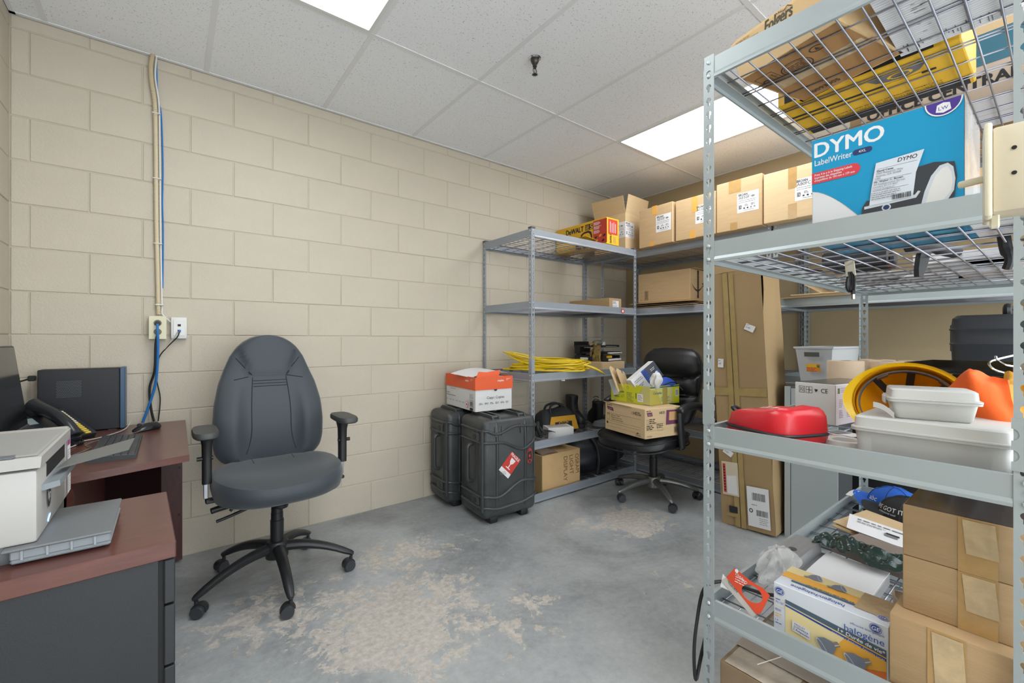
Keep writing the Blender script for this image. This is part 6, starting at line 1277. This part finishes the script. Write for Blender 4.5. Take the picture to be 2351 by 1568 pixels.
for k, (z0, z1, x0, y1, lab) in enumerate(((Z4, .592, 1.215, .236, 'brown taped carton at the bottom of the stack of three on the fourth level'), (.5925, .709, 1.258, .222, 'brown taped carton in the middle of the stack of three on the fourth level'), (.7095, .819, 1.258, .222, 'brown taped carton on top of the stack of three, with a dark dusty top'))):
    w, d, h = .28, y1 - .042, z1 - z0
    t = thing('brown_carton', lab, 'box', (x0 + w/2, .042 + d/2, z0), 0, 'stack of three brown cartons')
    MB().rbox(-w/2, -d/2, 0, w/2, d/2, h, .003, 2).build('carton_body', M_CARDD, t)
    if k == 2: MB().box(-w/2 + .003, -d/2 + .003, h, w/2 - .003, d/2 - .003, h + .001).build('dusty_top', mat('dark_dusty_film', '#4b4038', .2, var=.3, vscale=14), t)
    tx = (.06, .085, .085)[k]
    MB().grid(10, 6, lambda u, v: (-w/2 - .0012 - .0006 * abs(noise.noise(Vector((u * 9, v * 9, k)))), d/2 - tx - .055 * v, h * u), M=None).build('parcel_tape', M_TAPE, t)
    MB().grid(14, 10, lambda u, v: (-w/2 - .0024 - .0018 * abs(noise.noise(Vector((u * 7, v * 7, k + 3)))), d/2 - tx - .012 - .045 * v + .006 * u, h * (.35 + .62 * u)), M=None).build('clear_tape', M_TAPEG, t)
M_SS = mat('brushed_stainless', '#a9aaac', .36, .6, var=.1, vscale=6, stretch=(1, 12, 1))
t = thing('steel_dispenser', 'brushed stainless steel dispenser lying at the left side of the fourth level', 'dispenser', (1.655, .47, Z4), 0)
b = MB(); b.loft([[(-.10, .055, 0), (.105, .055, 0), (.105, .135, 0), (-.10, .135, 0)], [(-.105, .05, .03), (.105, .05, .03), (.105, .135, .03), (-.105, .135, .03)], [(-.085, .055, .07), (.105, .055, .07), (.105, .13, .07), (-.085, .13, .07)]], sm=False); b.build('dispenser_head', M_SS, t)
MB().rbox(-.125, -.13, 0, .105, .054, .036, .003, 1).build('dispenser_body', M_SS, t)
MB().cyl((-.03, .092, .07), (-.03, .092, .0725), .012, n=20).build('push_button', mat('dark_and_shaded_steel', '#55585a', .35, .3), t)
tag(MB().grid(8, 8, lambda u, v: (1.535 + .225 * u, .505 - .165 * v, Z4 + .039 + .002 * math.sin(3 * u)), t=.0015).build('white_sheet', M_WHITE), 'plain white sheet lying over the stainless steel dispenser', 'paper')
M_GRB = mat('dark_green_plastic', '#2d3f3b', .15, bump=.7, bscale=30)
def gb(u, v):
    x, y = 1.83 - .10 * u + .02 * math.sin(7 * v), .54 - .25 * v
    return (x, y, Z4 + .075 + .022 * noise.noise(Vector((u * 5, v * 9, 2))) + .022 * math.sin(math.pi * u) * math.sin(math.pi * v))
tag(MB().grid(24, 50, gb, t=.012).build('green_bag', M_GRB), 'crumpled dark green plastic bag behind the stainless steel dispenser', 'bag')
tag(MB().rbox(-.10, -.13, 0, .10, .13, .03, .002, 1).build('taupe_panel', mat('taupe_laminate', '#857870', .5, var=.08, vscale=6), None, (1.95, .38, Z4), (0, 0, R(-12))), 'flat taupe panel lying behind the crumpled green bag', 'panel')
t = thing('folded_card', 'folded kraft cardboard lying under the printed white leaflet on the fourth level', 'cardboard', (2.14, .42, Z4 + .004), -24)
MB().grid(4, 4, lambda u, v: (-.09 + .18 * u, .15 - .30 * v, .004 + .012 * u), t=.003).build('card_leaf', M_CARD, t); MB().grid(4, 4, lambda u, v: (-.07 + .18 * u, .16 - .30 * v, .012 + .03 * u), t=.003).build('card_leaf', M_CARDL, t)
t = tag(MB().grid(4, 6, lambda u, v: (2.07 + .12 * u - .05 * v, .53 - .25 * v + .02 * u, Z4 + .034 + .018 * u - .008 * v), t=.001).build('leaflet', M_WHITE), 'printed white installation leaflet on the folded kraft cardboard', 'leaflet')
p = Print((2.07, .53, Z4 + .036), (-.05, -.25, -.008), (.12, .02, .018)); p.lines(.03, .095, .20, 1, .01, .007, M_INKG, 4, 0).lines(.03, .08, .12, 2, .008, .003, M_INKG, 5).rect(.12, .04, .04, .022, M_INKG).rect(.125, .055, .04, .012, M_INK); p.build('printed_text', None)
o = bpy.data.objects['printed_text']; o.parent = t
def cap(lab, loc, rz, mc, mb, txt=None, tm=None):
    t = thing('baseball_cap', lab, 'cap', loc, rz)
    n = 36; rg = []
    for k in range(9):
        q = math.pi / 2 * k / 8; rr = math.cos(q)
        rg.append([(.098 * rr * math.cos(a), .085 * rr * math.sin(a), .09 * math.sin(q) ** .8 + .004 * noise.noise(Vector((math.cos(a) * 3, math.sin(a) * 3, k * .7))) + .002) for a in [2 * math.pi * j / n for j in range(n)]])
    MB().loft(rg).build('crown', mc, t)
    MB().grid(12, 6, lambda u, v: ((.085 + .075 * v) * math.cos((u - .5) * 2.0) , (.085) * math.sin((u - .5) * 2.0) * (1 + .05 * v), .006 - .03 * (abs(u - .5) * 2) ** 2 * v + .028 * (1 - (abs(u - .5) * 2) ** 2) * .3 * v + .014), t=.003).build('brim', mb, t)
    MB().cyl((0, 0, .088), (0, 0, .095), .007, n=10).build('top_button', mc, t)
    for a in range(6): q = R(60 * a + 30); MB().tube([(.0985 * math.cos(e) * math.cos(q), .0855 * math.cos(e) * math.sin(q), .09 * math.sin(e) ** .8 + .0025) for e in [math.pi / 2 * i / 10 for i in range(11)]], .0012, 4).build('panel_seam', M_SEAM, t)
    return t
M_BCAP = mat('royal_blue_cotton', '#1d5fc4', .75, bump=.25, bscale=200); M_KCAP = mat('black_cotton', '#222427', .8, bump=.25, bscale=200)
def cap_print(t, items):
    p = Print((.06, -.055, .040), (-.62, -.78, 0), (-.35, .28, .9)); p.h = .02
    for f in items: f(p)
    p.build('embroidery', t)
t = cap('royal blue baseball cap with a white streaked peak at the back of the fourth level', (2.52, .47, Z4 + .02), 75, M_BCAP, M_BCAP)
MB().grid(4, 4, lambda u, v: (.14 + .025 * v, -.06 + .12 * u, .028 - .014 * (abs(u - .5) * 2) ** 2), t=.002).build('white_peak_edge', M_WPL, t)
t2 = cap('black baseball cap with white lettering in front of the blue cap', (2.37, .40, Z4 + .03), 80, M_KCAP, M_KCAP)
for tt, col, s_ in ((t2, M_WHITE, 'WE GOT IT'), (t, M_WHITE, 'ABC')):
    pass
def cap_text(tt, s_, m, a0, size, z):
    vs, fs = text_mesh(s_); b = MB(); k = size / .7; x1 = max(q[0] for q in vs); pts = []
    for x, y in vs:
        al = R(a0) + (x - x1 / 2) * k / .09; zz = z + y * k; e = math.asin(min(1, (max(0, zz) / .09) ** 1.25)); rr = math.cos(e)
        pts.append((.1015 * rr * math.cos(al), .0885 * rr * math.sin(al), zz + .0025))
    b.add(pts, fs).build('embroidery', m, tt)
cap_text(t2, 'WE GOT IT', M_WHITE, 62, .016, .034); cap_text(t2, 'professional tool', M_WHITE, 62, .007, .022)
cap_text(t, 'abc', M_WHITE, 60, .02, .03); cap_text(t, 'service', mat('mint_print', '#4ec7a4', .6), 60, .009, .018)
M_BUB = mat('bubble_wrap', '#eef0f1', .06, alpha=.36, bump=.9, bscale=70, spec=.9)
def bubf(u, v):
    a = 2 * math.pi * u; r_ = math.sin(math.pi * min(.97, max(.03, v))); q = 1 + .6 * noise.noise(Vector((math.cos(a) * 3, math.sin(a) * 3, v * 6)))
    return (1.47 + .085 * r_ * math.cos(a) * q, .552 + .045 * r_ * math.sin(a) * q, Z4 + .006 + .058 * (1 - math.cos(math.pi * v)) * (1 + .15 * noise.noise(Vector((a, v * 5, 3)))))
tag(MB().grid(40, 24, bubf).build('bubble_wrap', M_BUB), 'crumpled clear bubble wrap behind the near shelf post on the fourth level', 'packaging')
t = thing('blade_sleeve', 'red and grey cardboard tool sleeve with a round cut-out, beside the near post', 'packaging', (1.237, .617, Z4 + .036), 0)
Fm = Matrix(((.02, .42, -.9, 0), (-.995, .0, 0, 0), (-.09, .905, .42, 0), (0, 0, 0, 1)))
circ = [(.083 + .027 * math.cos(a), .043 + .02 * math.sin(a)) for a in [2 * math.pi * j / 24 for j in range(24)]]
M_SLR = mat('orange_red_card', '#d5492a', .45); M_SLG = mat('pale_grey_card', '#bdb7b0', .5)
holed(MB(), [(.012, .052), (.030, .086), (.062, .075), (.086, .070), (.106, .070), (.126, .060), (.112, .008), (.102, .0)], [circ], 0, .0015, Fm).build('red_panel', M_SLR, t)
MB().prism([(.0, .036), (.012, .052), (.102, .0), (.095, -.012)], -.002, .0, M=Fm).build('grey_panel', M_SLG, t)
MB().prism([(.0, .02), (.0, .055), (.03, .04), (.026, .022)], -.004, -.002, M=Fm).build('white_label', M_WHITE, t)
O = Fm @ Vector((0, 0, .0)); p = Print((0, 0, 0), Fm.col[0][:3], Fm.col[1][:3]); p.h = .002 if p.N.dot(Vector(Fm.col[2][:3])) > 0 else -.005
p.text('*02261874', .016, .042, .006, M_INK, w=.034, rot=-28).text('DIABLO', .034, .070, .007, M_WHITE, rot=-20).lines(.036, .064, .03, 3, .006, .002, M_WHITE, 3, rot=0).ell(.036, .08, .005, .005, M_WHITE, 14); p.build('printed_text', t)
cable('black_tool_cable', [(1.46, .42, Z4 + .006), (1.43, .50, Z4 + .008), (1.37, .55, Z4 + .02), (1.30, .585, Z4 + .05), (1.255, .625, Z4 + .062), (1.225, .655, Z4 + .035), (1.20, .662, .36), (1.185, .662, .28), (1.19, .66, .20), (1.21, .655, .26), (1.235, .65, .33), (1.27, .655, .39)], .005, M_CAB, 'black cable draped over the side of the fourth level beside the near post', 8)
t = tag(MB().grid(8, 8, lambda u, v: (1.44 + .13 * u, .262 - .018 * math.sin(9 * u + 3 * v) - .01 * u, Z4 + .003 + .105 * v + .01 * math.sin(7 * u) * v), t=.002).build('paper_bag', mat('cream_kraft_paper', '#c9b9a2', .8, bump=.4, bscale=40)), 'crumpled cream paper bag between the lamp carton and the stacked brown cartons', 'bag')
# lowest level
t = thing('wrapped_carton', 'large carton wrapped in clear tape on the lowest level of the near shelf', 'box', (1.46, .352, DT[4]), 0)
MB().rbox(-.253, -.248, 0, .26, .248, .252, .006, 2).build('carton_body', mat('dusty_brown_cardboard', '#8f7a60', .6, var=.2, vscale=4), t)
MB().grid(20, 16, lambda u, v: (-.25 + .5 * u, .235 - .16 * v, .2535 + .0025 * abs(noise.noise(Vector((u * 12, v * 7, 1))))), sm=True).build('clear_tape', mat('clear_wrap_film', '#b7ab9c', .12, var=.25, vscale=12, bump=.4, bscale=30), t)
MB().grid(4, 10, lambda u, v: (-.16 + .09 * u, .246 - .45 * v, .258), sm=True).build('parcel_tape', mat('grey_film', '#a89c90', .18), t)
MB().tube(curve([(-.2, .17, .259), (-.05, .12, .26), (.1, .09, .26)], 4), .0016, 5).build('film_fold', mat('film_glint', '#d9d3ca', .1), t)
# ================================================================ hanging switch box at the right edge
M_SW = mat('ivory_switch_box', '#dbd4bd', .4)
t = thing('switch_box', 'ivory electrical switch box hanging in front of the near shelf at the right edge', 'switch', (.925, .035, 1.413), 6)
MB().rbox(-.026, -.06, -.06, .03, .032, .058, .004, 2).build('box_body', mat('ivory_box_side', '#d2c7b0', .45), t)
MB().rbox(-.034, .032, -.066, .036, .040, .064, .003, 2).build('cover_plate', M_SW, t)
MB().rbox(-.004, .038, -.006, .004, .066, .004, .003, 2, M=TM(rx=-6)).build('toggle', M_SW, t)
for z in (.024, -.010): MB().cyl((-.0262, .012, z), (-.0272, .012, z), .0026, n=12).build('screw_hole', mat('hole_black', '#15110e', .8), t)
for z in (.04, .006, -.032): MB().lathe([(.0115, -.0005), (.0125, .0), (.0125, .0006), (.0115, .0008)], 24, M=TM((-.026, -.022, z), ry=-90), caps=False).build('knockout', M_SW, t)
MB().rbox(-.006, .024, -.078, .004, .034, -.058, .002, 1).build('clip_tab', M_SW, t)
cv = curve([(.0, -.03, .057), (.0, -.034, .12), (.002, -.04, .30), (.0, -.04, .8), (.0, -.04, ZC - 1.413)], 40)
MB().tube(cv, [.0085 + .0017 * (i % 2) for i in range(len(cv))], 9).build('spiral_conduit', mat('pale_conduit', '#c4c0b4', .4), t)
